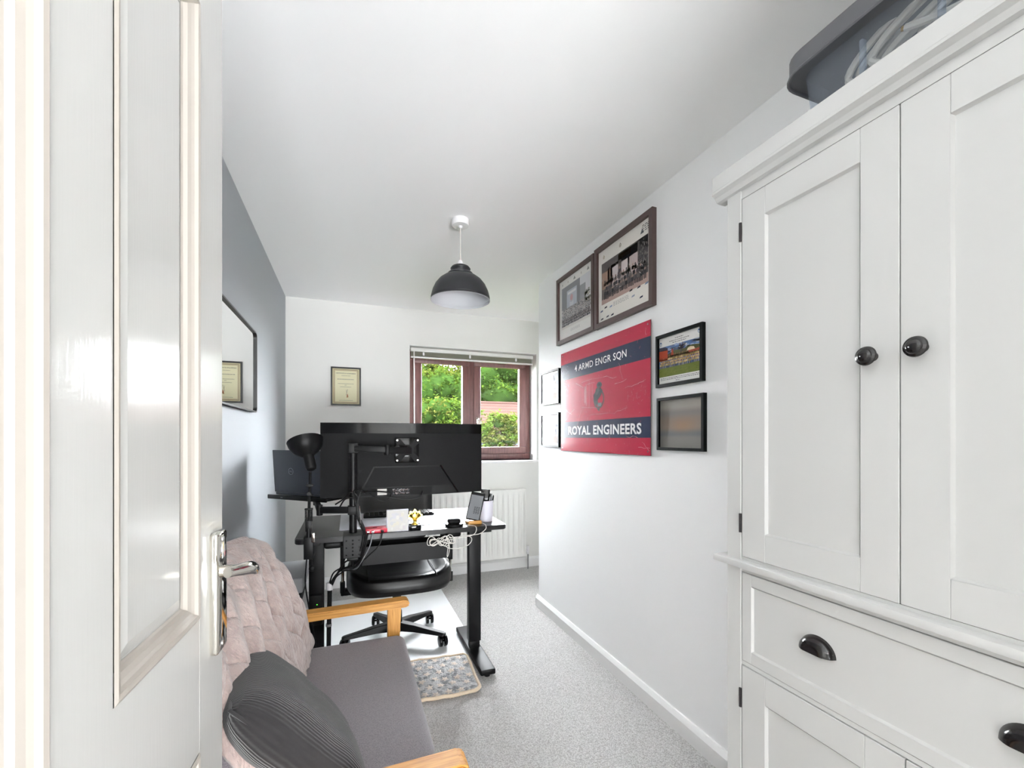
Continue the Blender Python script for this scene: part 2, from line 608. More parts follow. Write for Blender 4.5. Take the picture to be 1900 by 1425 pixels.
h.tube([(1.142, FY0 - .03, 1.415), (1.143, FY0 - .062, 1.412), (1.146, FY0 - .068, 1.38), (1.15, FY0 - .062, 1.29)], .008, smooth=6)
h.build('handle', 'chrome', win)

# raised venetian blind
bl = thing('venetian_blind', (1.1, YB + .05, 1.94), 'raised venetian blind bunched at the top of the window', 'blind')
BY = YB + .035
MB().box(.508, 1.68, BY, BY + .036, 2.0, 2.034, .004).build('headrail', 'blind_rail', bl)
sl = None
for k in range(8):
    z = 1.9935 - k * .0044
    if sl is None:
        sl = MB().box(.512, 1.676, BY + .004, BY + .03, z - .0013, z + .0013, .0008, 1).build('slat', 'slat_olive', bl)
    else:
        c = sl.copy(); COL.objects.link(c); c.location = sl.location + Vector((0, 0, -k * .0044))
MB().box(.51, 1.678, BY + .002, BY + .032, 1.944, 1.958, .004).build('bottom_rail', 'white_plastic', bl)
for x in (.62, 1.045, 1.5):
    MB().box(x - .009, x + .009, BY - .006, BY + .006, 1.966, 1.998, .004).build('clip', 'white_plastic', bl)
MB().tube([(.535, BY - .008, 2.0), (.536, BY - .009, 1.5), (.537, BY - .008, 1.06)], .0045).build('tilt_wand', 'white_plastic', bl)
MB().tube([(1.664, BY - .006, 2.0), (1.663, BY - .008, 1.6), (1.664, BY - .006, 1.12)], .0022).cyl((1.664, BY - .006, 1.08), (1.664, BY - .006, 1.12), .007, .003, 10).build('pull_cord', 'white_plastic', bl)

# ------------------------------------------------------------------ door (opened into the room)
A = R(2.97)
DE = Vector((-.201, .863, 0))
DD = Vector((math.sin(A), math.cos(A), 0))            # hinge -> free edge
DN = Vector((math.cos(A), -math.sin(A), 0))           # towards the camera side
DWID, DTH = .726, .038
DH = DE - DD * DWID
door = thing('door_1', DH + DD * .36 - DN * DTH / 2, None, None, kind='structure')
DM = Matrix((( DD.x, DN.x, 0, DH.x), (DD.y, DN.y, 0, DH.y), (0, 0, 1, 0), (0, 0, 0, 1)))
# local: x along door 0..DWID, y: 0 front face, -DTH back, z up
ST, TOP, ZM0, ZM1 = .102, 1.985, .775, .97
cols = ((ST, ST + .211), (DWID - ST - .222, DWID - ST))
b = MB()
b.box(0, cols[0][0], -DTH, 0, .006, TOP, mtx=DM).box(cols[1][1], DWID, -DTH, 0, .006, TOP, .0015, 1, mtx=DM)
b.box(cols[0][1], cols[1][0], -DTH, 0, .006, TOP, mtx=DM)
for c in cols:
    b.box(c[0], c[1], -DTH, 0, .006, .21, mtx=DM).box(c[0], c[1], -DTH, 0, ZM0, ZM1, mtx=DM).box(c[0], c[1], -DTH, 0, TOP - .11, TOP, mtx=DM)
b.build('stiles_and_rails', 'door_gloss', door, smooth=0)
for c in cols:
    for (z0, z1) in ((.21, ZM0), (ZM1, TOP - .11)):
        q = MB().box(c[0], c[1], -DTH + .012, -.014, z0, z1, mtx=DM)
        # raised field with a bevelled margin
        i0, i1 = .030, .046
        o_ = [(c[0] + i0, z0 + i0), (c[1] - i0, z0 + i0), (c[1] - i0, z1 - i0), (c[0] + i0, z1 - i0)]
        n_ = [(c[0] + i1, z0 + i1), (c[1] - i1, z0 + i1), (c[1] - i1, z1 - i1), (c[0] + i1, z1 - i1)]
        va = [q.bm.verts.new(DM @ Vector((p[0], -.0139, p[1]))) for p in o_]
        vb = [q.bm.verts.new(DM @ Vector((p[0], -.0085, p[1]))) for p in n_]
        for k in range(4):
            q.bm.faces.new((va[k], va[(k + 1) % 4], vb[(k + 1) % 4], vb[k]))
        q.bm.faces.new(vb)
        q.build('panel', 'door_gloss', door, smooth=0)
        # stepped moulding around the panel
        pf = [(0, .001), (.004, .003), (.009, .002), (.012, -.002), (.016, -.0045), (.022, -.007), (.025, -.0115), (.028, -.0135)]
        q = MB()
        L = []
        for (d, y) in pf:
            L.append([q.bm.verts.new(DM @ Vector(p)) for p in ((c[0] + d, y, z0 + d), (c[1] - d, y, z0 + d), (c[1] - d, y, z1 - d), (c[0] + d, y, z1 - d))])
        for a_, b_ in zip(L, L[1:]):
            for k in range(4):
                q.bm.faces.new((a_[k], a_[(k + 1) % 4], b_[(k + 1) % 4], b_[k]))
        q.build('moulding', 'door_moulding', door, smooth=0)
# handle: long chrome backplate and curved lever
hx = DWID - .041
pl = MB().box(hx - .022, hx + .024, -.001, .0125, .895, 1.086, .005, 3, mtx=DM).build('handle_plate', 'chrome', door)
for z in (.907, 1.074):
    MB().cyl(DM @ Vector((hx, .0125, z)), DM @ Vector((hx, .0138, z)), .0045, n=12).build('screw', 'steel', pl)
lv = MB().cyl(DM @ Vector((hx, .008, 1.022)), DM @ Vector((hx, .05, 1.022)), .0095, n=20, bev=.001)
pts = [Vector(p) for p in ((hx + .006, .047, 1.021), (hx - .012, .056, 1.024), (hx - .04, .060, 1.034), (hx - .07, .057, 1.041), (hx - .094, .050, 1.045), (hx - .101, .047, 1.046))]
pts = [DM @ p for p in spline(pts, 5)]
rr = [.0075 + .004 * math.sin(math.pi * min(1, k / (len(pts) - 1) + .25)) for k in range(len(pts))]
lv.tube(pts, rr, 16)
lv.build('lever', 'chrome', pl)

# ------------------------------------------------------------------ wardrobe
XF = .95                       # plane of the door faces
WY1, WY0 = .894, .10           # far and near ends
wd = thing('wardrobe', (1.13, .5, 0), 'tall white painted wardrobe with black knobs standing against the right wall', 'wardrobe')
CW = 'cabinet_white'
XW = XR - .008
b = MB()
b.box(XF + .02, XW, WY1 - .02, WY1, 0.06, 1.93).box(XF + .02, XW, WY0, WY0 + .02, .06, 1.93).box(XW - .012, XW, WY0 + .02, WY1 - .02, .06, 1.93)
b.box(XF + .02, XW - .012, WY0 + .02, WY1 - .02, 1.875, 1.895)
b.build('carcass', CW, wd, smooth=0)
DY1 = .849
b = MB().box(XF - .002, XF + .02, DY1 + .001, WY1, .06, 1.93, .0015, 1).box(XF - .002, XF + .02, WY0, WY0 + .042, .06, 1.93, .0015, 1)
b.box(XF + .001, XF + .02, WY0 + .042, DY1 + .001, 1.853, 1.93)
b.box(XF + .001, XF + .02, WY0 + .042, DY1 + .001, .653, .6635).box(XF + .001, XF + .02, WY0 + .042, DY1 + .001, .892, .93)
b.box(XF + .001, XF + .02, WY0 + .042, DY1 + .001, .06, .10)
b.build('face_frame', CW, wd, smooth=0)
b = MB().box(XF - .022, XF + .03, WY0 - .02, WY1 + .03, .9055, .9225, .003).build('waist_moulding', CW, wd)
# cornice: bed moulding and frieze board
b = MB()
pf = [(0, 1.874), (.010, 1.876), (.016, 1.886), (.027, 1.893), (.027, 1.899), (.024, 1.902), (.024, 1.94), (-.02, 1.94), (-.02, 1.874)]
b.prism([(XF - p[0], WY0 - .03, p[1]) for p in pf], (0, WY1 + .028 - WY0 + .03, 0))
b.box(XF + .02, XW, WY1 - .01, WY1 + .028, 1.90, 1.94).box(XF + .0, XW, WY0 - .03, WY1 + .028, 1.93, 1.94)
b.build('cornice', CW, wd, smooth=0)
b = MB().box(XF + .03, XF + .05, WY0 + .02, WY1 - .02, 0, .07).box(XF + .03, XW - .02, WY1 - .06, WY1 - .02, 0, .07).box(XF + .03, XW - .02, WY0 + .02, WY0 + .06, 0, .07).build('plinth', CW, wd, smooth=0)

def shaker(name, y0, y1, z0, z1, stile, railz, depth=.006):
    b = MB()
    t = .0195
    for (a, c, d, e) in ((y0, y0 + stile, z0, z1), (y1 - stile, y1, z0, z1), (y0 + stile, y1 - stile, z0, z0 + railz), (y0 + stile, y1 - stile, z1 - railz, z1)):
        b.box(XF - .0015, XF + t, a + .0002, c - .0002, d + .0002, e - .0002, .0009, 1)
    o = b.build(name, CW, wd, smooth=0)
    i0, i1 = stile, stile + .0035
    q = MB()
    # inner bead and panel
    va = [q.bm.verts.new((XF - .0015, p[0], p[1])) for p in ((y0 + i0, z0 + railz), (y1 - i0, z0 + railz), (y1 - i0, z1 - railz), (y0 + i0, z1 - railz))]
    vb = [q.bm.verts.new((XF + depth, p[0], p[1])) for p in ((y0 + i1, z0 + railz + .0035), (y1 - i1, z0 + railz + .0035), (y1 - i1, z1 - railz - .0035), (y0 + i1, z1 - railz - .0035))]
    for k in range(4):
        q.bm.faces.new((va[k], va[(k + 1) % 4], vb[(k + 1) % 4], vb[k]))
    q.bm.faces.new(vb[::-1])
    q.build('panel', CW, o, smooth=0)
    return o
def knob(y, z, par):
    pr_ = [(0, 0), (.0085, 0), (.0075, .006), (.0065, .012), (.0085, .016), (.0165, .019), (.0185, .0225), (.0175, .026), (.0145, .028), (.0135, .0285), (.0125, .031), (.008, .034), (0, .0352)]
    MB().lathe(pr_, (XF - .0015, y, z), 28, Matrix.Rotation(R(-90), 4, 'Y')).build('knob', 'knob_black', par)
def hinge(z, par, y=None):
    y = DY1 + .001 if y is None else y
    MB().cyl((XF - .004, y, z - .024), (XF - .004, y, z + .024), .0036, n=10).build('hinge', 'hinge_black', par)
DM1 = .503
d1 = shaker('door', DM1 + .001, DY1 - .0015, .931, 1.8505, .066, .068)
d2 = shaker('door', WY0 + .044, DM1 - .001, .931, 1.8505, .071, .068)
hinge(1.767, d1); hinge(1.017, d1)
knob(.546, 1.393, d1); knob(.468, 1.396, d2)
d3 = shaker('door', .496, DY1 - .0015, .102, .651, .066, .068)
d4 = shaker('door', WY0 + .044, .494, .102, .651, .066, .068)
hinge(.567, d3)
hinge(.19, d3)
dr = shaker('drawer', WY0 + .044, DY1 - .0015, .665, .8905, .028, .03, .004)
def cup(yc, zt, par):
    """half-dome cup pull with a flat flange"""
    b = MB()
    w, hgt, dep = .0395, .036, .024
    def fn(u, v):
        a = math.pi * u                       # 0..pi along the half ellipse
        rr = 1 - v
        e = math.sqrt(max(0, 1 - rr * rr))
        return Vector((XF + .0075 - .002 - dep * min(1, e * 1.15), yc + w * rr * math.cos(a), zt - hgt + hgt * rr * math.sin(a)))
    b.grid(fn, 25, 10)
    o = b.build('cup_pull', 'knob_black', par, smooth=60)
    q = MB()
    out, inn = [], []
    for k in range(25):
        a = math.pi * k / 24
        out.append((XF + .0045, yc + (w + .0085) * math.cos(a), zt - hgt + (hgt + .007) * math.sin(a)))
        inn.append((XF + .0045, yc + (w - .001) * math.cos(a), zt - hgt + (hgt - .001) * math.sin(a)))
    for k in range(24):
        q.prism([out[k], out[k + 1], inn[k + 1], inn[k]], (.0015, 0, 0))
    q.build('flange', 'knob_black', o, smooth=0)
cup(.657, .807, dr); cup(.336, .807, dr)

# ------------------------------------------------------------------ storage box on the wardrobe
bx = thing('storage_box', (1.12, .5, 1.9402), 'clear plastic storage box with grey lid on top of the wardrobe', 'storage box')
BX0, BX1, BY0, BY1, BZ0 = 1.005, 1.265, .13, .738, 1.9405
def rrect(x0, x1, y0, y1, r, n=6):
    o = []
    for (cx, cy, a0) in ((x1 - r, y1 - r, 0), (x0 + r, y1 - r, 90), (x0 + r, y0 + r, 180), (x1 - r, y0 + r, 270)):
        for k in range(n + 1):
            a = R(a0 + 90 * k / n)
            o.append((cx + r * math.cos(a), cy + r * math.sin(a)))
    return o
b = MB()
lo = rrect(BX0 + .015, BX1 - .015, BY0 + .015, BY1 - .015, .03)
hi = rrect(BX0, BX1, BY0, BY1, .035)
va = [b.bm.verts.new((p[0], p[1], BZ0)) for p in lo]
vb = [b.bm.verts.new((p[0], p[1], 2.105)) for p in hi]
for k in range(len(lo)):
    k2 = (k + 1) % len(lo)
    b.bm.faces.new((va[k], va[k2], vb[k2], vb[k]))
b.bm.faces.new(va[::-1])
b.build('tub', 'clear_box', bx, smooth=60)
for y in (.60, .47, .34, .21):
    MB().box(BX0 - .004, BX0 + .01, y - .004, y + .004, BZ0 + .01, 2.07, .002, 1).build('rib', 'clear_box', bx)
b = MB()
o_ = rrect(BX0 - .028, BX1 + .02, BY0 - .028, BY1 + .03, .055)
b.prism([(p[0], p[1], 2.094) for p in o_], (0, 0, .042))
ld = b.build('lid', 'lid_grey', bx, smooth=30)
b = MB()
i_ = rrect(BX0 - .029, BX1 + .021, BY0 - .029, BY1 + .031, .056)
b.tube([(p[0], p[1], 2.092) for p in i_], .004, 6, closed=True)
b.build('rim', 'lid_grey', ld)
cb = thing('cable_coil', (1.12, .36, 1.96), 'thick beige cable coiled up inside the clear storage box', 'cable')
b = MB()
for k, (ry, rz, ox, dy, dz) in enumerate(((.225, .085, 1.035, 0, 0), (.205, .075, 1.045, .004, -.004), (.19, .07, 1.033, -.012, .004), (.175, .06, 1.056, -.006, -.004), (.16, .052, 1.068, .01, 0), (.21, .08, 1.075, .0, .004), (.13, .045, 1.05, -.03, .0))):
    b.tube([(ox + .012 * math.sin(2 * a), .42 + dy + ry * math.cos(a), 2.035 + dz + rz * math.sin(a) - .06 * math.cos(a) * 0) for a in [2 * math.pi * q / 40 for q in range(40)]], .0075, 8, closed=True)
b.build('loops', 'cable_beige', cb)
b = MB().tube([(1.04, .36, 2.0), (1.03, .47, 2.02), (1.028, .535, 2.045)], .007, smooth=5)
ce = b.build('free_end', 'cable_beige', cb)
MB().cyl((1.028, .534, 2.045), (1.0278, .541, 2.048), .005, n=10).build('copper_tip', 'brass', ce)
tag(MB().box(1.115, 1.19, .56, .69, 1.952, 2.0, .006).build('white_carton', 'paper'), 'small white carton lying inside the clear storage box', 'carton')
# ================================================================== things on the walls
def picture(name, label, O, U, N, w, hgt, bw, dep, fm, art, cat='picture frame', group=None, gl=True):
    """O: lower left corner of the frame on the wall as seen from the room; U: unit vector to the right"""
    O, U, N = Vector(O), Vector(U), Vector(N)
    Z = Vector((0, 0, 1))
    rt = thing(name, O + U * w / 2, label, cat, group)
    P = lambda u, v, n: O + U * u + Z * v + N * n
    def bar(q):
        b = MB()
        b.prism([P(*p, 0) for p in q], N * dep)
        b.build('frame_bar', fm, rt, smooth=0)
    bar([(0, 0), (w, 0), (w - bw, bw), (bw, bw)])
    bar([(w, 0), (w, hgt), (w - bw, hgt - bw), (w - bw, bw)])
    bar([(w, hgt), (0, hgt), (bw, hgt - bw), (w - bw, hgt - bw)])
    bar([(0, hgt), (0, 0), (bw, bw), (bw, hgt - bw)])
    MB().prism([P(bw * .6, bw * .6, .001), P(w - bw * .6, bw * .6, .001), P(w - bw * .6, hgt - bw * .6, .001), P(bw * .6, hgt - bw * .6, .001)], N * dep * .25).build('backing', 'black_matte', rt, smooth=0)
    pr_ = Print(P(bw, bw, dep * .4), U * (w - 2 * bw), Z * (hgt - 2 * bw), N)
    art(pr_)
    pr_.build('print', rt)
    if gl:
        b = MB()
        b.prism([P(bw * .9, bw * .9, dep * .72), P(w - bw * .9, bw * .9, dep * .72), P(w - bw * .9, hgt - bw * .9, dep * .72), P(bw * .9, hgt - bw * .9, dep * .72)], N * .0015)
        b.build('glass', 'picture_glass', rt, smooth=0)
    return rt

INK = rgb(70, 70, 74)
def crowd(p, u0, u1, v0, v1, nx, rows, cloth, faces, leg=None, jit=.3, layer=3):
    dv = (v1 - v0) / rows
    du = (u1 - u0) / nx
    for r_ in range(rows - 1, -1, -1):
        for i in range(nx):
            u = u0 + (i + .5 + (.5 if r_ % 2 else 0)) * du + random.uniform(-jit, jit) * du * .4
            if u > u1: continue
            v = v0 + r_ * dv + random.uniform(-.1, .1) * dv
            c = random.choice(cloth)
            L = layer + (rows - r_)
            p.poly([(u - du * .46, v), (u + du * .46, v), (u + du * .42, v + dv * .75), (u - du * .42, v + dv * .75)], c, L * .4)
            p.ell(u, v + dv * .98, du * .26, dv * .3, random.choice(faces), L * .4 + .2, 7)
            if r_ == 0 and leg:
                p.rect(u - du * .4, u - du * .06, v - dv * .9, v, random.choice(leg), L * .4)
                p.rect(u + du * .06, u + du * .4, v - dv * .9, v, random.choice(leg), L * .4)

def crest(p, u, v, s, c, asp, layer=2):
    p.ring(u, v, s / asp, s, .3, c, layer, 14)
    p.ell(u, v, s * .4 / asp, s * .4, c, layer, 8)
    p.poly([(u - s * .3 / asp, v + s), (u + s * .3 / asp, v + s), (u, v + s * 1.6)], c, layer)

def art_big_right(p):
    asp = p.U.length / p.V.length
    p.rect(0, 1, 0, 1, rgb(238, 234, 228))
    p.rect(.07, .955, .245, .815, rgb(122, 112, 110), 1)
    p.poly([(.07, .245), (.955, .245), (.955, .36), (.5, .34), (.07, .31)], rgb(186, 160, 152), 1.5)
    for (a, c, d, e, k) in ((.07, .955, .68, .815, rgb(104, 98, 98)), (.08, .3, .45, .69, rgb(168, 140, 124)), (.26, .42, .42, .72, rgb(216, 204, 206)), (.48, .63, .44, .76, rgb(226, 214, 214)), (.60, .78, .44, .80, rgb(206, 190, 190)), (.42, .66, .72, .80, rgb(190, 150, 118)), (.80, .955, .36, .815, rgb(92, 88, 90)), (.2, .24, .5, .72, rgb(90, 84, 84))):
        p.rect(a, c, d, e, k, 2)
    for k in range(90):
        u = random.uniform(.8, .95); v = random.uniform(.4, .8)
        p.ell(u, v, .012, .012, random.choice((rgb(112, 108, 108), rgb(76, 74, 76), rgb(130, 124, 122))), 2.4, 6)
    crowd(p, .12, .93, .36, .62, 15, 4, (rgb(74, 72, 76), rgb(92, 88, 92), rgb(58, 57, 62), rgb(112, 104, 104)), (rgb(166, 142, 134), rgb(96, 88, 88)), (rgb(60, 58, 62), rgb(78, 72, 74)))
    for k in range(22):
        u = random.uniform(.1, .9); v = random.uniform(.36, .7)
        p.line(u, v, u + random.uniform(-.05, .07), v + random.uniform(-.05, .06), .0022, rgb(222, 212, 210), 6)
    crest(p, .12, .895, .022, rgb(168, 150, 118), asp); crest(p, .46, .905, .024, rgb(126, 112, 88), asp)
    p.poly([(.825, .862), (.885, .862), (.862, .905), (.855, .935), (.848, .905)], rgb(96, 98, 104), 2)
    for v in (.95, .93, .905, .88):
        p.dashes(.86, .99, v, .009, INK)
    for v in (.205, .19, .175, .16):
        p.dashes(.32, .62, v, .005, rgb(150, 148, 150))
    for (u, v, c) in ((.07, .16, rgb(100, 110, 140)), (.16, .19, rgb(60, 60, 66)), (.27, .17, rgb(140, 160, 190)), (.66, .245, rgb(50, 50, 56)), (.8, .235, rgb(60, 64, 80)), (.93, .235, rgb(120, 140, 170)), (.08, .05, rgb(60, 62, 70)), (.2, .055, rgb(80, 80, 90)), (.3, .05, rgb(40, 44, 60)), (.84, .1, rgb(50, 60, 90)), (.7, .16, rgb(150, 160, 180))):
        p.poly([(u - .03, v - .012), (u + .025, v - .008), (u + .03, v + .014), (u - .02, v + .008)], c, 2)
def art_big_left(p):
    asp = p.U.length / p.V.length
    p.rect(0, 1, 0, 1, rgb(238, 236, 233))
    p.rect(.075, .93, .215, .87, rgb(222, 222, 226), 1)
    p.poly([(.075, .5), (.64, .44), (.64, .87), (.075, .87)], rgb(150, 151, 156), 1.5)
    p.poly([(.64, .44), (.80, .44), (.80, .74), (.64, .74)], rgb(166, 167, 172), 1.5)
    p.rect(.24, .55, .5, .78, rgb(196, 200, 210), 2)
    p.rect(.27, .52, .71, .75, rgb(232, 232, 236), 2.5)
    p.ell(.39, .64, .045, .055, rgb(206, 168, 176), 2.5)
    for k in range(3):
        p.line(.33, .53 + k * .02, .39, .51 + k * .02, .004, rgb(238, 238, 240), 2.6); p.line(.39, .51 + k * .02, .45, .53 + k * .02, .004, rgb(238, 238, 240), 2.6)
    for k in range(60):
        p.ell(random.uniform(.78, .92), random.uniform(.42, .62), .02, .014, random.choice((rgb(186, 184, 172), rgb(160, 162, 156), rgb(206, 202, 186))), 2.2, 6)
    crowd(p, .08, .93, .27, .50, 26, 8, (rgb(166, 164, 166), rgb(184, 182, 184), rgb(146, 144, 148), rgb(120, 118, 122)), (rgb(198, 186, 182), rgb(138, 134, 136)))
    crowd(p, .08, .93, .215, .33, 24, 3, (rgb(104, 100, 106), rgb(128, 122, 126), rgb(90, 88, 94)), (rgb(168, 152, 148), rgb(112, 104, 104)), layer=10)
    p.rect(.075, .93, .175, .213, rgb(226, 222, 218), 1.2)
    for k, u in enumerate((.1, .28, .48, .68, .87)):
        if k in (2, 4):
            p.poly([(u - .035, .905), (u + .035, .905), (u, .96)], rgb(150, 150, 146), 2)
        else:
            crest(p, u, .925, .016, (rgb(140, 146, 132), rgb(170, 156, 150))[k % 2], asp)
    for v in (.13, .115, .1):
        p.dashes(.36, .64, v, .005, rgb(176, 174, 176))
def art_group(p):
    asp = p.U.length / p.V.length
    p.rect(0, 1, 0, 1, rgb(232, 231, 228))
    p.rect(0, 1, .15, .80, rgb(96, 124, 172), 1)
    for k in range(26):
        p.ell(random.uniform(.2, 1), random.uniform(.66, .79), random.uniform(.03, .08), random.uniform(.012, .03), random.choice((rgb(206, 212, 224), rgb(158, 174, 206), rgb(112, 126, 156), rgb(226, 226, 230))), 1.3, 9)
    p.poly([(.2, .5), (1, .5), (1, .67), (.8, .7), (.6, .66), (.4, .68), (.2, .62)], rgb(88, 92, 62), 1.6)
    for k in range(60):
        p.ell(.55 + random.gauss(0, .05), .72 + random.gauss(0, .035), .014, .012, random.choice((rgb(94, 84, 96), rgb(110, 96, 104), rgb(78, 72, 84))), 1.8, 6)
    p.rect(.535, .56, .6, .7, rgb(86, 76, 82), 1.8)
    p.poly([(0, .5), (.22, .5), (.22, .74), (0, .76)], rgb(176, 78, 56), 2)
    p.poly([(0, .72), (.22, .71), (.22, .755), (.15, .79), (0, .79)], rgb(74, 72, 84), 2.2)
    p.rect(.31, .36, .58, .70, rgb(178, 84, 64), 2)
    p.poly([(.31, .70), (.36, .70), (.335, .73)], rgb(120, 62, 60), 2)
    p.poly([(.68, .6), (.86, .6), (.84, .65), (.76, .67), (.70, .65)], rgb(226, 206, 176), 2)
    p.rect(.72, 1, .56, .6, rgb(168, 84, 66), 1.9)
    p.rect(0, 1, .15, .34, rgb(112, 122, 58), 2)
    for k in range(60):
        p.ell(random.uniform(.02, .98), random.uniform(.16, .3), .03, .007, random.choice((rgb(104, 116, 50), rgb(126, 132, 70), rgb(96, 106, 48))), 2.2, 6)
    crowd(p, .01, .99, .385, .60, 24, 4, (rgb(190, 164, 110), rgb(172, 146, 92), rgb(204, 180, 130), rgb(150, 132, 84)), (rgb(168, 112, 84), rgb(118, 84, 60), rgb(120, 60, 44)), (rgb(66, 66, 76), rgb(90, 84, 80), rgb(150, 140, 120)))
    for (u, v) in ((.04, .875), (.95, .93)):
        p.ring(u, v, .03, .04, .3, rgb(96, 130, 176), 2, 14); p.ell(u, v + .02, .014, .02, rgb(70, 96, 150), 2.2)
    p.dashes(.4, .6, .93, .012, INK); p.dashes(.26, .74, .885, .012, INK); p.dashes(.34, .66, .845, .012, INK)
    p.dashes(.04, .97, .115, .011, INK); p.dashes(.04, .97, .085, .011, INK); p.dashes(.42, .52, .045, .011, INK)
def art_blur(p):
    # privacy-blurred photograph: soft patches of grey and tan
    n = 40
    for i in range(n):
        for j in range(n):
            u, v = (i + .5) / n, (j + .5) / n
            t = [(0, (128, 126, 122)), (.2, (128, 126, 122)), (.28, (112, 113, 116)), (.42, (136, 126, 116)), (.58, (134, 122, 112)), (.72, (126, 120, 118)), (.85, (150, 146, 138)), (1, (142, 138, 132))]
            for (a, ca), (b_, cb_) in zip(t, t[1:]):
                if a <= v <= b_:
                    k = (v - a) / (b_ - a)
                    k = k * k * (3 - 2 * k)
                    c = [ca[q] + (cb_[q] - ca[q]) * k for q in range(3)]
                    break
            g = math.exp(-((u - .55) / .28) ** 2 - ((v - .45) / .14) ** 2)
            c = [c[0] + 14 * g, c[1] - 1 * g, c[2] - 14 * g]
            e = 1 - .06 * math.exp(-(u / .12) ** 2)
            p.rect(i / n, (i + 1) / n, j / n, (j + 1) / n, rgb(*[x * e for x in c]))
def art_pale(seed):
    def art(p):
        random.seed(seed)
        p.rect(0, 1, 0, 1, rgb(218, 217, 216))
        p.rect(.06, .94, .08, .93, rgb(176, 176, 180), 1)
        for k in range(40):
            u, v = random.uniform(.1, .9), random.uniform(.12, .88)
            p.ell(u, v, random.uniform(.03, .09), random.uniform(.03, .08), random.choice((rgb(150, 148, 152), rgb(190, 190, 192), rgb(164, 152, 146), rgb(120, 120, 126))), 1.4 + k * .01, 9)
        p.rect(.06, .94, .08, .3, rgb(150, 138, 128), 2.2)
    return art
def art_cert(p):
    asp = p.U.length / p.V.length
    p.rect(0, 1, 0, 1, rgb(206, 196, 158))
    p.rect(.05, .95, .03, .97, rgb(112, 96, 88), 1)
    p.rect(.065, .935, .042, .958, rgb(216, 204, 164), 1.4)
    p.rect(.085, .915, .056, .944, rgb(150, 124, 104), 1.8)
    p.rect(.095, .905, .062, .938, rgb(222, 216, 182), 2.2)
    p.text('CERTIFICATE OF ACHIEVEMENT', .13, .87, .855, .885, rgb(84, 84, 82), 3, .02)
    p.dashes(.33, .66, .8, .012, rgb(132, 130, 118), 3)
    p.dashes(.18, .8, .70, .02, rgb(142, 140, 128), 3)
    p.dashes(.2, .78, .575, .014, rgb(140, 138, 124), 3)
    p.dashes(.45, .52, .535, .014, rgb(140, 138, 124), 3)
    p.dashes(.28, .7, .485, .014, rgb(140, 138, 124), 3)
    p.line(.5, .25, .56, .42, .004, rgb(96, 92, 80), 3); p.line(.52, .33, .5, .41, .003, rgb(110, 106, 94), 3)
    p.poly([(.52, .18), (.59, .2), (.56, .3), (.53, .26)], rgb(170, 110, 84), 3)
    p.ell(.55, .205, .035, .02, rgb(188, 164, 90), 3)
    p.dashes(.25, .75, .1, .01, rgb(132, 130, 118), 3)

RU, RN = (0, -1, 0), (-1, 0, 0)
picture('picture_frame', 'larger brown framed team photograph above the red sign, hung nearer the wardrobe', (XR, 2.125, 1.838), RU, RN, .50, .443, .026, .024, 'frame_brown', art_big_right, group='brown photograph frames')
picture('picture_frame', 'brown framed parade photograph above the red sign, hung nearer the window', (XR, 2.60, 1.842), RU, RN, .465, .43, .024, .024, 'frame_brown', art_big_left, group='brown photograph frames')
picture('picture_frame', 'black framed colour group photograph with red barn and grass, right of the sign', (XR, 1.61, 1.459), RU, RN, .276, .230, .0135, .018, 'frame_green_black', art_group, group='small black frames')
picture('picture_frame', 'black frame with a blurred grey brown picture below the colour group photograph', (XR, 1.603, 1.182), RU, RN, .276, .230, .0125, .018, 'frame_green_black', art_blur, group='small black frames', gl=False)
picture('picture_frame', 'upper small black frame with pale picture left of the red sign', (XR, 2.865, 1.464), RU, RN, .285, .232, .012, .018, 'frame_green_black', art_pale(3), group='small black frames')
picture('picture_frame', 'lower small black frame with pale picture left of the red sign', (XR, 2.865, 1.172), RU, RN, .285, .232, .012, .018, 'frame_green_black', art_pale(5), group='small black frames')
picture('certificate_frame', 'cream certificate in a thin black frame beside the window', (-.142, YB, 1.503), (1, 0, 0), (0, -1, 0), .234, .317, .0125, .016, 'frame_black', art_cert, 'certificate')
random.seed(11)

# ---- red and navy sign board
sg = thing('regiment_sign', (XR - .01, 2.1, 1.153), 'scratched red and navy metal sign board reading ROYAL ENGINEERS on the right wall', 'sign')
SX = XR - .0125
MB().box(SX, SX + .003, 1.649, 2.552, 1.153, 1.779, .0006, 1).build('board', 'frame_brown', sg, smooth=0)
for (y, z) in ((1.67, 1.762), (2.53, 1.762), (1.67, 1.172), (2.53, 1.172)):
    MB().cyl((SX - .0012, y, z), (XR - .001, y, z), .004, n=12).build('fixing_screw', 'steel', sg)
p = Print((SX - .0006, 2.5515, 1.1535), (0, -.902, 0), (0, 0, .625), (-1, 0, 0))
RED, NAVY, WH = rgb(176, 40, 66), rgb(40, 48, 74), rgb(238, 238, 240)
SCR = rgb(214, 150, 162)
for (a, c, k) in ((0, .132, RED), (.132, .29, NAVY), (.29, .72, RED), (.72, .88, NAVY), (.88, 1, RED)):
    p.rect(0, 1, a, c, k)
p.text('4 ARMD ENGR SQN', .205, .795, .766, .838, WH, 2, .008)
p.text('ROYAL ENGINEERS', .113, .926, .16, .246, WH, 2, .03)
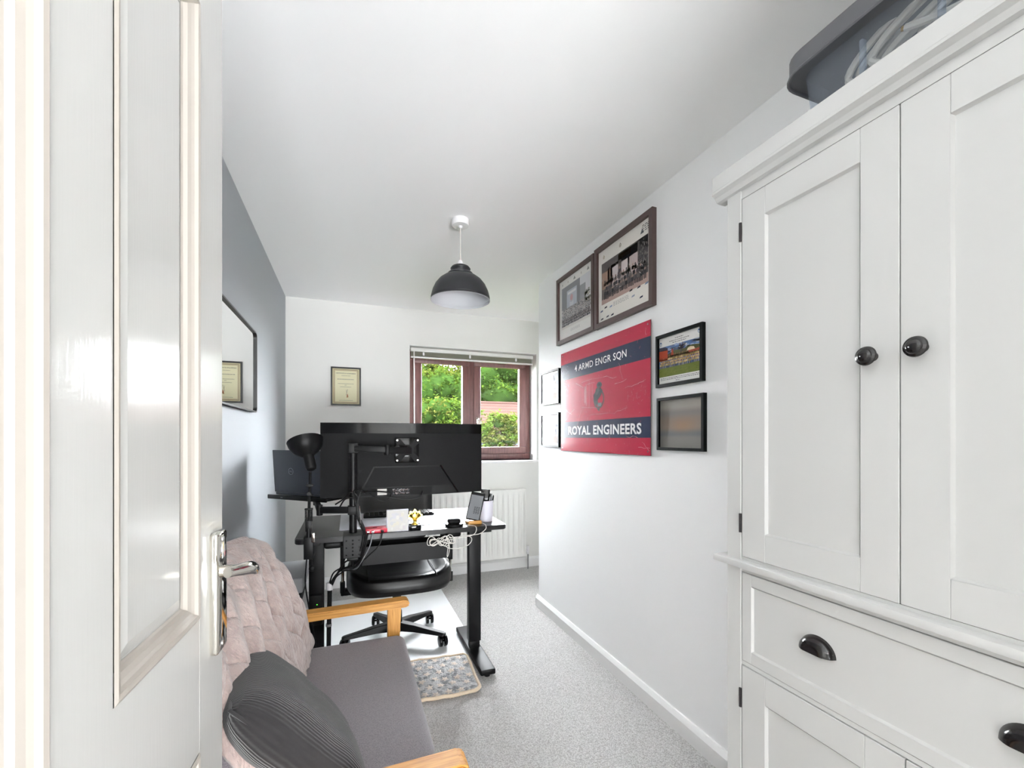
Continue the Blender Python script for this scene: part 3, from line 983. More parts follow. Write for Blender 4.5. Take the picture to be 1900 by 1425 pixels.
# emblem: grey-green oval wreath with a figure
G1, G2, G3 = rgb(74, 74, 78), rgb(46, 48, 54), rgb(140, 140, 144)
n0 = len(p.f)
p.ring(.415, .48, .052, .098, .17, G1, 2, 28)
p.ell(.42, .615, .026, .03, G1, 2.4, 14); p.ell(.418, .618, .014, .014, G2, 2.6, 10)
p.poly([(.385, .56), (.43, .59), (.452, .56), (.436, .51), (.405, .47), (.395, .42), (.372, .45), (.362, .52)], G2, 2.5)
p.poly([(.386, .58), (.41, .6), (.425, .56), (.40, .52), (.378, .53)], G1, 2.7)
p.poly([(.378, .46), (.405, .47), (.41, .43), (.385, .415)], G1, 2.7)
p.poly([(.408, .44), (.444, .44), (.438, .405), (.402, .405)], G3, 2.8)
p.poly([(.40, .38), (.432, .40), (.418, .355)], G1, 2.5)
for k in range(n0, len(p.f)):
    q, c_, l_ = p.f[k]
    p.f[k] = ([(.505 + (u - .412) * 1.15, .495 + (v - .5) * .9) for u, v in q], c_, l_)
def scratch(u0, v0, u1, v1, w=.0011, c=SCR, br=4):
    pu, pv = u0, v0
    for k in range(1, br + 1):
        t = k / br
        qu, qv = u0 + (u1 - u0) * t + random.uniform(-.006, .006), v0 + (v1 - v0) * t + random.uniform(-.008, .008)
        p.line(pu, pv, qu, qv, w * random.uniform(.5, 1.4), c, 3)
        pu, pv = qu, qv
for a in ((.22, .66, .32, .61), (.30, .655, .56, .66), (.35, .63, .46, .63), (.56, .66, .70, .63), (.72, .745, .755, .60), (.68, .58, .80, .60), (.78, .53, .90, .55), (.90, .55, .965, .57), (.3, .42, .5, .40), (.41, .34, .68, .335), (.68, .335, .8, .38), (.24, .24, .3, .4), (.8, .14, .9, .14), (.93, .10, .99, .03), (.9, .06, .99, .05), (.395, .66, .395, .40), (.33, .56, .35, .50), (.44, .62, .43, .5), (.62, .2, .63, .12), (.96, .95, .965, .9), (.06, .3, .2, .42), (.08, .42, .16, .36)):
    scratch(*a)
for k in range(7):
    u = .335 + k * .004
    p.line(u, random.uniform(.57, .63), u + random.uniform(-.002, .003), random.uniform(.42, .5), .0011, rgb(224, 180, 188), 3)
for k in range(150):
    u, v = random.random(), random.random()
    a = random.uniform(0, 6.28); L = random.uniform(.004, .03)
    p.line(u, v, u + L * math.cos(a) * .6, v + L * math.sin(a), random.uniform(.0003, .0008), random.choice((SCR, rgb(204, 90, 110), rgb(196, 120, 134))), 3)
for k in range(26):
    u, v = random.uniform(.8, .96), .46 + random.gauss(0, .045)
    p.line(u, v, u + random.uniform(-.01, .01), v + random.uniform(-.03, .03), .0006, SCR, 3)
for k in range(60):
    u, v = random.uniform(0, .12), random.uniform(.55, .85)
    p.line(u, v, u + random.uniform(-.02, .02), v + random.uniform(-.02, .02), .001, rgb(150, 160, 184), 3)
p.build('painted_face', sg, 'print_gloss')

# ---- mirror on the grey wall
mr = thing('wall_mirror', (XL + .012, 2.14, 1.366), 'rectangular mirror with rounded corners and thin black frame on grey wall', 'mirror')
MX = XL + .024
def rr2(y0, y1, z0, z1, r, x, n=6):
    return [(x, p[0], p[1]) for p in rrect(y0, y1, z0, z1, r, n)]
b = MB()
b.prism(rr2(1.72, 2.586, 1.366, 1.779, .028, XL + .001), (.014, 0, 0))
b.build('backing', 'black_matte', mr, smooth=30)
b = MB()
o1, o2 = rr2(1.72, 2.586, 1.366, 1.779, .03, 0), rr2(1.727, 2.579, 1.373, 1.772, .024, 0)
for k in range(len(o1)):
    k2 = (k + 1) % len(o1)
    q = [Vector(o1[k]), Vector(o1[k2]), Vector(o2[k2]), Vector(o2[k])]
    b.prism([v + Vector((XL + .001, 0, 0)) for v in q], (.027, 0, 0))
b.build('frame', 'frame_black', mr, smooth=30)
b = MB()
b.prism(rr2(1.726, 2.58, 1.372, 1.773, .024, XL + .016), (.003, 0, 0))
b.build('mirror_glass', 'mirror', mr, smooth=0)

# ---- radiator
rd = thing('radiator', (1.12, YB - .06, .12), 'white ribbed panel radiator under the window', 'radiator')
RX0, RX1, RZ0, RZ1, RY = .60, 1.545, .128, .752, YB - .10
def radf(u, v):
    x = RX0 + (RX1 - RX0) * u
    z = RZ0 + (RZ1 - RZ0) * v
    ph = ((x - RX0) / .0525) % 1.0
    k = max(0.0, min(1.0, (abs(ph - .5) - .2) / .12))
    e = max(0.0, min(1.0, (min(z - RZ0, RZ1 - z) - .035) / .02))
    return Vector((x, RY + .011 * (1 - k) * e, z))
MB().grid(radf, 240, 26).build('front_panel', 'radiator_white', rd, smooth=60)
MB().box(RX0, RX1, RY + .012, YB - .03, RZ0, RZ1 - .01, .004).build('body', 'radiator_white', rd)
MB().box(RX0 - .004, RX1 + .004, RY - .003, YB - .028, RZ1 - .008, RZ1 + .004, .003).build('top_grille', 'radiator_white', rd)
MB().box(RX1 - .002, RX1 + .006, RY - .002, YB - .028, RZ0, RZ1, .003).build('end_cap', 'radiator_white', rd)
v = MB().cyl((RX1, YB - .07, .165), (RX1 + .04, YB - .07, .165), .009).cyl((RX1 + .036, YB - .07, .14), (RX1 + .036, YB - .07, .185), .013, .013, 14).cyl((RX1 + .036, YB - .07, .185), (RX1 + .036, YB - .07, .215), .015, .012, 14)
v.build('valve', 'white_plastic', rd)
MB().cyl((RX1 + .036, YB - .07, 0), (RX1 + .036, YB - .07, .145), .0075, n=12).build('pipe', 'steel', rd)
# ================================================================== pendant lamp
pn = thing('pendant_lamp', (.537, 2.2, 1.94), 'dark grey dome pendant lamp hanging from the white ceiling', 'lamp')
PC = (.537, 2.2)
MB().lathe([(0, 2.36), (.0435, 2.36), (.0445, 2.335), (.042, 2.327), (.012, 2.325), (.008, 2.315), (0, 2.315)], (*PC, 0), 28).build('ceiling_rose', 'white_plastic', pn)
MB().cyl((*PC, 2.135), (*PC, 2.32), .0032, n=10).build('cord', 'cable_white', pn)
MB().lathe([(0, 2.15), (.007, 2.15), (.014, 2.138), (.0165, 2.118), (.0165, 2.06), (.019, 2.05), (0, 2.05)], (*PC, 0), 20).build('lamp_holder', 'white_plastic', pn)
out = [(.017, 2.124), (.03, 2.123), (.044, 2.116), (.0515, 2.106), (.0505, 2.103), (.0455, 2.096), (.0445, 2.090), (.049, 2.087), (.062, 2.084), (.0685, 2.076), (.0675, 2.073), (.063, 2.071), (.085, 2.064), (.108, 2.047), (.128, 2.022), (.142, 1.992), (.149, 1.965), (.151, 1.955), (.1495, 1.952), (.1525, 1.943)]
MB().lathe(out, (*PC, 0), 48).build('shade', 'dark_grey_shade', pn, smooth=25)
inn = [(r - .0022, z - .0015) for r, z in out[12:]]
MB().lathe([(.0525, 2.07)] + inn + [(.1525, 1.9425)], (*PC, 0), 48).build('shade_lining', 'shade_white', pn, smooth=40)

# ================================================================== wooden-armed sofa
sf = thing('sofa', (-.1, 1.41, 0), 'small grey fabric sofa with oak arms by the grey wall', 'sofa')
SY0, SY1 = .955, 1.855
def seatf(u, v):
    pass
b = MB().box(-.40, .215, SY0, SY1, .29, .432, .035, 4)
for v_ in b.bm.verts:
    if v_.co.z > .40:
        a = (v_.co.x + .1) / .31; c = (v_.co.y - 1.405) / .45
        v_.co.z += .012 * max(0, 1 - a * a) * max(0, 1 - c * c)
b.build('seat_cushion', 'seat_fabric', sf, smooth=50)
MB().box(-.40, .17, SY0 - .004, SY1 + .004, .235, .288, .006).build('seat_rail', 'oak', sf)
b = MB()
def backf(u, v):
    # closed section swept along y
    prof = [(-.165, .44), (-.19, .56), (-.23, .67), (-.28, .755), (-.32, .80), (-.36, .81), (-.395, .79), (-.42, .72), (-.43, .58), (-.44, .44)]
    P_ = spline([Vector((q[0], 0, q[1])) for q in prof], 4)
    k = u * (len(P_) - 1)
    i = min(int(k), len(P_) - 2)
    q = P_[i].lerp(P_[i + 1], k - i)
    return Vector((q.x, SY0 + .03 + (SY1 - SY0 - .06) * v, q.z))
b.grid(backf, 30, 6)
for e in (0, 1):
    b.bm.faces.new([b.bm.verts.new(backf(i / 29, e)) for i in range(30)])
b.build('back_cushion', 'seat_fabric', sf, smooth=60)
for (y0, y1) in ((.885, .945), (1.866, 1.926)):
    yc = (y0 + y1) / 2
    # arm: flat oak board, rounded front, slightly dished
    q = MB()
    out_ = [(-.36, .545), (.222, .556), (.236, .548), (.238, .535), (.228, .526), (-.36, .513)]
    q.prism([(x, y0, z) for x, z in out_], (0, y1 - y0, 0))
    bmesh.ops.bevel(q.bm, geom=[e for e in q.bm.edges], offset=.004, segments=2, affect='EDGES')
    q.build('arm', 'oak', sf)
    q = MB()
    q.prism([(.15, yc - .02, .53), (.205, yc - .02, .53), (.178, yc - .02, .0), (.148, yc - .02, 0)], (0, .04, 0))
    bmesh.ops.bevel(q.bm, geom=q.bm.edges[:], offset=.004, segments=2, affect='EDGES')
    q.build('leg', 'oak_upright', sf)
    q = MB()
    q.prism([(-.17, yc - .02, .52), (-.23, yc - .02, .52), (-.40, yc - .02, 0), (-.365, yc - .02, 0), (-.26, yc - .02, .34)], (0, .04, 0))
    bmesh.ops.bevel(q.bm, geom=q.bm.edges[:], offset=.004, segments=2, affect='EDGES')
    q.build('leg', 'oak_upright', sf)

# quilted fur throw over the sofa back
from mathutils import noise as MN
TP = [(-.142, .447), (-.150, .50), (-.172, .585), (-.205, .67), (-.25, .75), (-.30, .81), (-.35, .838), (-.395, .828), (-.43, .78), (-.452, .68), (-.458, .55), (-.46, .45)]
TPS = spline([Vector((q[0], 0, q[1])) for q in TP], 10)
def throw_pt(u, v):
    k = u * (len(TPS) - 1)
    i = min(int(k), len(TPS) - 2)
    q = TPS[i].lerp(TPS[i + 1], k - i)
    d = (TPS[i + 1] - TPS[i]).normalized()
    n = Vector((d.z, 0, -d.x))
    y = .965 + (1.868 - .965) * v
    L = u * 1.0
    # diagonal quilting seams + soft folds
    s1 = ((L * 1.0 + v * .9) / .155) % 1.0
    s2 = ((L * 1.0 - v * .55 + .3) / .31) % 1.0
    g = max(math.exp(-((min(s1, 1 - s1)) / .035) ** 2), .6 * math.exp(-((min(s2, 1 - s2)) / .025) ** 2))
    f = .009 * math.sin(v * 40 + 6 * math.sin(L * 9)) * max(0, math.sin(math.pi * min(1, L / .62))) ** .5
    f += .011 * MN.noise(Vector((L * 7, v * 7, 3.1))) + .004 * MN.noise(Vector((L * 26, v * 24, 1.7)))
    top = .055 * (1 - ((v - .55) / .55) ** 2) * max(0, min(1, (q.z - .5) / .33)) if q.z > .5 else 0
    edge = -.02 * math.exp(-((1 - v) / .03) ** 2) - .02 * math.exp(-(v / .03) ** 2)
    d_ = f - .014 * g + edge
    return Vector((max(q.x - n.x * -d_ * 1.0, XL + .006), y, q.z + n.z * d_ + top))
b = MB().grid(throw_pt, 260, 170)
o = b.build('fur_throw', 'fur_throw', None, smooth=70)
tag(o, 'dusty pink quilted faux fur throw draped over the sofa back', 'throw')
mod = o.modifiers.new('thick', 'SOLIDIFY'); mod.thickness = .012; mod.offset = -1

# dark ribbed cushion leaning on the sofa back
cc = Vector((-.125, 1.125, .578))
ax = Vector((-.639, -.078, .765)).normalized()      # up along the cushion
ay = Vector((-.223, .971, -.087)).normalized()
an = Vector((.7357, .2266, .6383)).normalized()
def pil(sgn):
    def fn(u, v):
        a, c = 2 * u - 1, 2 * v - 1
        t = (max(0, 1 - a ** 4) * max(0, 1 - c ** 4)) ** .55
        pinch = 1 - .05 * (a * a * (1 - c * c) + c * c * (1 - a * a)) * 0
        wob = .004 * MN.noise(Vector((a * 3, c * 3, sgn * 2.0))) + .004 * math.sin(9 * a + 4 * c) * (1 - t)
        ra = .19 * (1 - .06 * (1 - c * c)) ; rc = .192 * (1 - .06 * (1 - a * a))
        return cc + ay * (a * rc * 1.0) + ax * (c * ra) + an * sgn * (.072 * t + wob * t)
    return fn
b = MB()
b.grid(pil(1), 40, 40, uv=True).grid(pil(-1), 40, 40, uv=True)
pc = thing('cushion', cc - Vector((0, 0, .14)), 'dark grey ribbed cushion leaning against the sofa back', 'cushion')
b.build('cover', 'rib_cloth', pc, smooth=70, weld=True, fix=True)
b = MB()
ring = [(a, -1) for a in [k / 10 - 1 for k in range(20)]] + [(1, k / 10 - 1) for k in range(20)] + [(1 - k / 10, 1) for k in range(20)] + [(-1, 1 - k / 10) for k in range(20)]
b.tube([cc + ay * (a * .193 * (1 - .06 * (1 - c * c) * (abs(a) < 1) * 0 - .06 * (1 - c * c) * (abs(a) == 1))) + ax * (c * .191 * (1 - .06 * (1 - a * a) * (abs(c) == 1))) for a, c in ring], .0035, 6, closed=True)
b.build('piping', 'rib_cloth', pc)

# ================================================================== floor mats
b = MB().prism([(p_[0], p_[1], .0012) for p_ in rrect(-.26, .70, 2.365, 3.55, .03)], (0, 0, .003))
tag(b.build('chair_mat', 'chair_mat_pvc', smooth=0), 'frosted plastic chair mat on the carpet under the desk', 'floor mat')
PMX = Matrix.Translation((.433, 2.235, 0)) @ Matrix.Rotation(R(-4), 4, 'Z')
pm = thing('pet_mat', (.433, 2.235, 0), 'small fluffy grey mat with beige stars on the carpet in front of the desk', 'rug')
def matz(x, y):
    return .014 + .006 * MN.noise(Vector((x * 22, y * 22, .5))) + .02 * max(0, (y + .1) * .0) - .003 * math.exp(-((((x + y * .8) / .09) % 1 - .5) / .07) ** 2) + .012 * math.exp(-((x - .17) / .06) ** 2 - ((y + .16) / .05) ** 2)
def matf(u, v):
    a, c = 2 * u - 1, 2 * v - 1
    k = 1 - .05 * (abs(a) ** 6) * (abs(c) ** 6)
    x, y = a * .18 * k, c * .19 * k
    return PMX @ Vector((x, y, matz(x, y)))
b = MB().grid(matf, 70, 62)
o = b.build('pile', 'pet_mat', pm, smooth=80)
md = o.modifiers.new('thick', 'SOLIDIFY'); md.thickness = .01; md.offset = -1
ring = []
for p_ in rrect(-.178, .178, -.188, .188, .03, 5):
    ring.append(p_)
fine = []
for i in range(len(ring)):
    a_, c_ = Vector(ring[i]), Vector(ring[(i + 1) % len(ring)])
    n_ = max(1, int((c_ - a_).length / .02))
    fine += [a_.lerp(c_, k / n_) for k in range(n_)]
MB().tube([PMX @ Vector((p_.x, p_.y, matz(p_.x, p_.y) - .003)) for p_ in fine], .009, 8, closed=True).build('border', 'pet_border', pm)
random.seed(21)
stars = []
for i in range(6):
    for j in range(6):
        x = -.15 + i * .06 + (.03 if j % 2 else 0) + random.uniform(-.006, .006)
        y = -.155 + j * .062 + random.uniform(-.006, .006)
        if abs(x) > .155: continue
        a0 = random.uniform(0, 1.2)
        b = MB()
        zc = matz(x, y)
        pts = []
        for k in range(10):
            r_ = .023 if k % 2 == 0 else .0105
            a = a0 + math.pi * k / 5
            px_, py_ = x + r_ * math.cos(a), y + r_ * math.sin(a)
            pts.append(PMX @ Vector((px_, py_, matz(px_, py_) + .0005)))
        c_ = PMX @ Vector((x, y, zc + .007))
        vc = b.bm.verts.new(c_)
        vv = [b.bm.verts.new(q) for q in pts]
        for k in range(10):
            b.bm.faces.new((vc, vv[k], vv[(k + 1) % 10]))
        b.build('star', 'star_beige', pm, smooth=80)

# ================================================================== desk
dk = thing('standing_desk', (.27, 2.43, 0), 'black sit-stand desk with two square metal columns', 'desk')
TZ = .787
DX0, DX1, DYN, DYF = -.228, .768, 2.13, 2.735
b = MB()
b.prism([(p_[0], p_[1], TZ - .024) for p_ in rrect(DX0, DX1, DYN, DYF, .03)], (0, 0, .024))
bmesh.ops.bevel(b.bm, geom=[e for e in b.bm.edges if abs(e.verts[0].co.z - e.verts[1].co.z) < 1e-6], offset=.003, segments=2, affect='EDGES')
b.build('desktop', 'desk_black', dk)
for xc in (-.155, .672):
    lg = MB().box(xc - .035, xc + .035, 2.405, 2.455, .075, TZ - .03, .003).build('column', 'black_metal', dk)
    MB().box(xc - .030, xc + .030, 2.410, 2.450, .03, .08, .003).build('inner_column', 'black_metal', lg)
    q = MB().box(xc - .04, xc + .04, 2.15, 2.71, .012, .04, .006, 3).build('foot', 'black_metal', dk)
    for y in (2.175, 2.685):
        MB().cyl((xc, y, .0045 if y > 2.4 else 0), (xc, y, .014), .016, n=14).build('levelling_pad', 'black_plastic', q)
    MB().box(xc - .03, xc + .03, 2.19, 2.67, TZ - .046, TZ - .024, .002, 1).build('top_bracket', 'black_metal', dk)
MB().box(-.12, .64, 2.415, 2.445, TZ - .05, TZ - .025, .002, 1).build('crossbar', 'black_metal', dk)
b = MB().box(.06, .505, 2.292, 2.296, .60, .692).box(.06, .505, 2.296, 2.41, .60, .604).box(.06, .505, 2.407, 2.411, .60, .692)
tr = b.build('cable_tray', 'black_metal', dk, smooth=0)
for x in (.08, .485):
    MB().box(x - .012, x + .012, 2.407, 2.411, .69, TZ - .024).build('tray_bracket', 'black_metal', tr, smooth=0)
MB().box(.02, .09, 2.20, 2.30, TZ - .062, TZ - .024, .008).build('control_box', 'black_plastic', dk)
q = MB().box(-.11, -.03, 2.155, 2.23, TZ - .06, TZ - .024, .014, 3).build('headset_hook', 'black_plastic', dk)
MB().prism([(p_[0], p_[1], TZ + .0003) for p_ in rrect(-.045, .565, 2.262, 2.722, .012)], (0, 0, .002)).build('tmp', 'desk_mat')
o = bpy.data.objects['tmp']; o.name = 'desk_pad'; o.data.name = 'desk_pad'
tag(o, 'large pale grey desk pad lying on the black desktop', 'desk pad')

# ---- wide curved monitor, seen from behind
mo = thing('monitor', (.273, 2.27, .945), 'wide black curved monitor seen from behind above the desk', 'monitor')
MXC, MHW = .273, .404
def my(x):
    return 2.252 + (x - MXC) ** 2 * .26
def mpatch(name, m, x0a, x1a, z0, x0b, x1b, z1, off, th, par, n=32, sm=60):
    """curved plate following the monitor back; x0a..x1a at z0, x0b..x1b at z1"""
    b = MB()
    def side(o_):
        return [[b.bm.verts.new((x, my(x) + o_, z)) for x in [xa + (xb - xa) * k / n for k in range(n + 1)]] for (xa, xb, z) in ((x0a, x1a, z0), (x0b, x1b, z1))]
    f_, k_ = side(off), side(off + th)
    for q in range(n):
        b.bm.faces.new((f_[0][q], f_[0][q + 1], f_[1][q + 1], f_[1][q]))
        b.bm.faces.new((k_[0][q], k_[1][q], k_[1][q + 1], k_[0][q + 1]))
        b.bm.faces.new((f_[0][q], k_[0][q], k_[0][q + 1], f_[0][q + 1]))
        b.bm.faces.new((f_[1][q], f_[1][q + 1], k_[1][q + 1], k_[1][q]))
    for e in (0, n):
        b.bm.faces.new((f_[0][e], f_[1][e], k_[1][e], k_[0][e]))
    bmesh.ops.recalc_face_normals(b.bm, faces=b.bm.faces)
    return b.build(name, m, par, smooth=sm)
mpatch('shell', 'black_plastic', MXC - MHW, MXC + MHW, .945, MXC - MHW, MXC + MHW, 1.31, .0, .02, mo, 48, 30)
mpatch('gloss_band', 'black_gloss', MXC - MHW + .001, MXC + MHW - .001, 1.258, MXC - MHW + .001, MXC + MHW - .001, 1.309, -.0025, .004, mo, 40, 30)
mpatch('back_cover', 'black_matte', MXC - MHW + .004, MXC + MHW - .004, .95, MXC - MHW + .004, MXC + MHW - .004, 1.256, -.006, .006, mo, 40, 30)
mpatch('screen', 'black_gloss', MXC - MHW + .006, MXC + MHW - .006, .952, MXC - MHW + .006, MXC + MHW - .006, 1.304, .0195, .003, mo, 40, 30)
hp = mpatch('stand_housing', 'black_plastic', .04, .54, .951, .112, .442, 1.094, -.0085, .003, mo, 30, 30)
mpatch('housing_cover', 'black_matte', .068, .506, .992, .117, .437, 1.088, -.0115, .004, hp, 30, 30)
pb = mpatch('port_bay', 'black_matte', .052, .395, .951, .06, .40, .988, -.0095, .002, hp, 30, 30)
# groove beside the stand housing
for (xa, za, xb, zb) in ((.537, .951, .442, 1.094),):
    MB().tube([(xa + (xb - xa) * k / 8, my(xa + (xb - xa) * k / 8) - .0085, za + (zb - za) * k / 8) for k in range(9)], .0045, 6).build('groove', 'black_gloss', hp)
def sticker(x0, x1, z0, z1, dots):
    yq = my((x0 + x1) / 2) - .0105
    p = Print((x0, yq, z0), (x1 - x0, 0, 0), (0, 0, z1 - z0), (0, -1, 0))
    if dots:
        p.rect(0, 1, 0, 1, rgb(30, 30, 32))
        for k in range(70):
            u, v = random.uniform(.02, .9), random.uniform(.05, .85)
            p.rect(u, u + random.uniform(.02, .09), v, v + random.uniform(.03, .12), random.choice((rgb(190, 190, 190), rgb(150, 130, 125), rgb(120, 120, 124))), 1)
    else:
        p.rect(0, 1, 0, 1, rgb(214, 212, 206))
        for k in range(6):
            p.dashes(.05, .9, .15 + k * .13, .05, rgb(130, 128, 126), 1)
    p.build('rating_label', pb)
sticker(.13, .182, .9535, .983, False); sticker(.198, .288, .9535, .985, True)
vp = MB().box(.213, .331, 2.228, 2.241, 1.112, 1.236, .003).build('vesa_recess', 'black_gloss', mo)

# ---- monitor arm on a clamped pole
am = thing('monitor_mount', (.017, 2.16, .70), 'black pole mounted double monitor arm clamped to the desk edge', 'monitor arm')
PX, PY = .017, 2.168
MB().cyl((PX, PY, TZ + .001), (PX, PY, 1.205), .0172, n=24).build('pole', 'black_metal', am)
MB().box(PX - .022, PX + .022, PY - .022, PY + .022, 1.165, 1.212, .004).build('collar', 'black_plastic', am)
cl = MB().box(-.026, .056, 2.108, 2.1275, .69, TZ + .006, .002, 1).box(-.026, .056, 2.108, 2.20, TZ + .001, TZ + .007, .001, 1).build('clamp_plate', 'black_metal', am)
for x in (-.012, .015, .042):
    for z in (.705, .722, .738, .754, .77):
        if (x == .015) or z in (.705, .738, .77):
            MB().cyl((x, 2.1075, z), (x, 2.109, z), .0042 if x == .015 else .003, n=12).build('bolt_hole', 'black_gloss', cl)
MB().cyl((.015, 2.15, .64), (.015, 2.15, .70), .006, n=10).cyl((.015, 2.15, .70), (.015, 2.15, .712), .02, n=16).box(-.01, .04, 2.11, 2.19, .676, .69, .003).build('clamp_jaw', 'black_metal', cl)
def link(a, c, hgt, th, par, name='arm_link', m='black_plastic'):
    a, c = Vector(a), Vector(c)
    d = (c - a)
    L = d.length
    d.normalize()
    up = Vector((0, 0, 1)); sd = d.cross(up).normalized(); up = sd.cross(d)
    mt = Matrix((( d.x, sd.x, up.x, a.x), (d.y, sd.y, up.y, a.y), (d.z, sd.z, up.z, a.z), (0, 0, 0, 1)))
    return MB().box(0, L, -th / 2, th / 2, -hgt / 2, hgt / 2, .004, 2, mtx=mt).build(name, m, par)
link((PX, PY - .01, 1.186), (.168, 2.128, 1.180), .03, .022, am)
MB().cyl((.168, 2.128, 1.155), (.168, 2.128, 1.203), .0145, n=18, bev=.002).build('elbow_joint', 'black_plastic', am)
link((.172, 2.126, 1.178), (.283, 2.19, 1.172), .034, .024, am)
vs_ = MB()
vs_.prism([(.216, 2.219, 1.118), (.236, 2.219, 1.118), (.262, 2.219, 1.148), (.284, 2.219, 1.148), (.308, 2.219, 1.118), (.328, 2.219, 1.118), (.328, 2.219, 1.138), (.303, 2.219, 1.163), (.303, 2.219, 1.186), (.328, 2.219, 1.21), (.328, 2.219, 1.23), (.308, 2.219, 1.23), (.284, 2.219, 1.201), (.262, 2.219, 1.201), (.236, 2.219, 1.23), (.216, 2.219, 1.23), (.216, 2.219, 1.21), (.242, 2.219, 1.186), (.242, 2.219, 1.163), (.216, 2.219, 1.138)], (0, .008, 0))
vp2 = vs_.build('vesa_plate', 'black_matte', am, smooth=0)
for x in (.222, .322):
    for z in (1.124, 1.224):
        MB().cyl((x, 2.2145, z), (x, 2.2195, z), .0042, .005, n=12).build('bolt', 'chrome', vp2)
MB().cyl((.272, 2.185, 1.174), (.272, 2.221, 1.174), .016, n=18).build('tilt_joint', 'black_plastic', am)
MB().box(PX - .024, PX + .024, PY - .024, PY + .024, .88, .92, .004).build('collar', 'black_plastic', am)
link((PX - .01, PY, .900), (-.13, 2.235, .897), .03, .024, am)
MB().cyl((-.13, 2.235, .872), (-.13, 2.235, .922), .014, n=18, bev=.002).build('elbow_joint', 'black_plastic', am)
link((-.13, 2.235, .897), (-.165, 2.56, .895), .03, .024, am)
MB().cyl((-.165, 2.56, .875), (-.165, 2.56, .9185), .016, n=18, bev=.002).build('tilt_joint', 'black_plastic', am)

# laptop tray carried by the lower arm
TL = Vector((-.405, 2.63, 0)); tu = Vector((.73, -.685, 0)).normalized(); tv = Vector((.685, .73, 0)).normalized()
TM = Matrix(((tu.x, tv.x, 0, TL.x), (tu.y, tv.y, 0, TL.y), (0, 0, 1, 0), (0, 0, 0, 1)))
tb = MB().box(0, .41, 0, .26, .918, .928, .003, mtx=TM).box(0, .41, -.004, .006, .914, .936, .003, mtx=TM)
tb.build('laptop_tray', 'black_metal', am)
MB().box(.10, .115, -.0055, -.0035, .923, .9265, mtx=TM).build('tray_badge', 'steel', am, smooth=0)
lp = thing('laptop', TM @ Vector((.2, .12, .93)), 'open dark grey laptop on the raised tray, lid back facing the room', 'laptop')
MB().box(.038, .395, .016, .25, .9365, .950, .004, mtx=TM).build('base', 'laptop_grey', lp)
LM = TM @ Matrix.Translation((0, .014, .9505)) @ Matrix.Rotation(R(4), 4, 'X')
ldd = MB().box(.038, .395, -.004, .004, 0, .222, .003, mtx=LM).build('lid', 'laptop_grey', lp)
MB().box(.044, .389, .0038, .0046, .008, .215, mtx=LM).build('screen', 'black_gloss', ldd, smooth=0)
b = MB()
cen = Vector((.165, -.0044, .112))
b.tube([LM @ (cen + Vector((.0165 * math.cos(a), 0, .0165 * math.sin(a)))) for a in [2 * math.pi * k / 28 for k in range(28)]], .001, 6, closed=True)
tv_, tf_ = text_polys('DELL', .01)
for f_ in tf_:
    b.bm.faces.new([b.bm.verts.new(LM @ (cen + Vector(((tv_[i][0] - .5) * .022, -.0001, (tv_[i][1] - .5) * .0082)))) for i in f_])
b.build('logo', 'logo_silver', ldd, smooth=0)
# ================================================================== clamp desk lamp
la = thing('desk_lamp', (-.168, 2.12, .66), 'black spring arm desk lamp clamped to the left end of the desk', 'lamp')
LX, LY = -.168, 2.118
b = MB().box(LX - .02, LX + .02, LY - .006, LY + .008, .70, TZ + .012, .003).box(LX - .02, LX + .02, LY, LY + .07, TZ + .0005, TZ + .012, .003).box(LX - .02, LX + .02, LY, LY + .06, .70, .712, .003)
b.build('clamp', 'black_metal', la)
MB().cyl((LX + .012, LY + .03, .655), (LX + .012, LY + .03, TZ - .026), .005, n=10).ball((LX + .012, LY + .022, .652), .014, 14, (1, .7, 1)).build('clamp_screw', 'black_plastic', la)
MB().box(LX + .012, LX + .026, LY - .01, LY + .006, .775, .815, .002).build('bracket', 'chrome', la)
MB().cyl((LX, LY, TZ + .01), (LX, LY, TZ + .05), .011, .008, 14).box(LX - .013, LX + .013, LY - .006, LY + .006, TZ + .035, TZ + .085, .003).build('swivel', 'black_metal', la)
pt = [(LX, LY, TZ + .06), (LX + .002, LY + .006, .95), (LX + .006, LY + .004, 1.085)]
MB().tube(pt, .0062, 8, smooth=4).build('arm', 'black_metal', la)
for s_ in (-1, 1):
    x = LX + s_ * .0115
    hel = [(x + .0036 * math.cos(a), LY + .0036 * math.sin(a), .868 + .052 * a / (2 * math.pi * 14)) for a in [2 * math.pi * 14 * k / 140 for k in range(141)]]
    MB().tube(hel, .0014, 5).build('spring', 'black_metal', la)
    MB().tube([(x, LY, .868), (x - s_ * .006, LY, .85)], .0014, 5).build('spring_hook', 'steel', la)
MB().box(LX - .016, LX + .018, LY - .006, LY + .006, .918, .926, .002).build('spring_bridge', 'black_metal', la)
MB().cyl((LX + .002, LY - .012, .99), (LX + .002, LY + .02, .99), .008, n=12).ball((LX + .012, LY - .008, .985), .006, 10).build('elbow', 'black_plastic', la)
MB().box(LX - .01, LX + .02, LY - .008, LY + .012, 1.02, 1.032, .003).build('upper_joint', 'black_plastic', la)
ax_ = Vector((-.22, .40, .88)).normalized()
rot = ax_.to_track_quat('Z', 'Y').to_matrix().to_4x4()
HO = Vector((LX + .013, LY + .0, 1.092))
MB().lathe([(0, 0), (.012, .001), (.02, .006), (.0235, .016), (.0225, .06), (.024, .072), (.03, .078), (0, .08)], HO, 24, rot).build('socket_cap', 'black_plastic', la)
hd = MB().lathe([(.024, .070), (.034, .079), (.052, .092), (.066, .110), (.073, .128), (.0755, .145), (.0765, .147), (.0735, .145), (.064, .113), (.05, .095), (.03, .082)], HO, 36, rot).build('shade', 'black_metal', la, smooth=50)
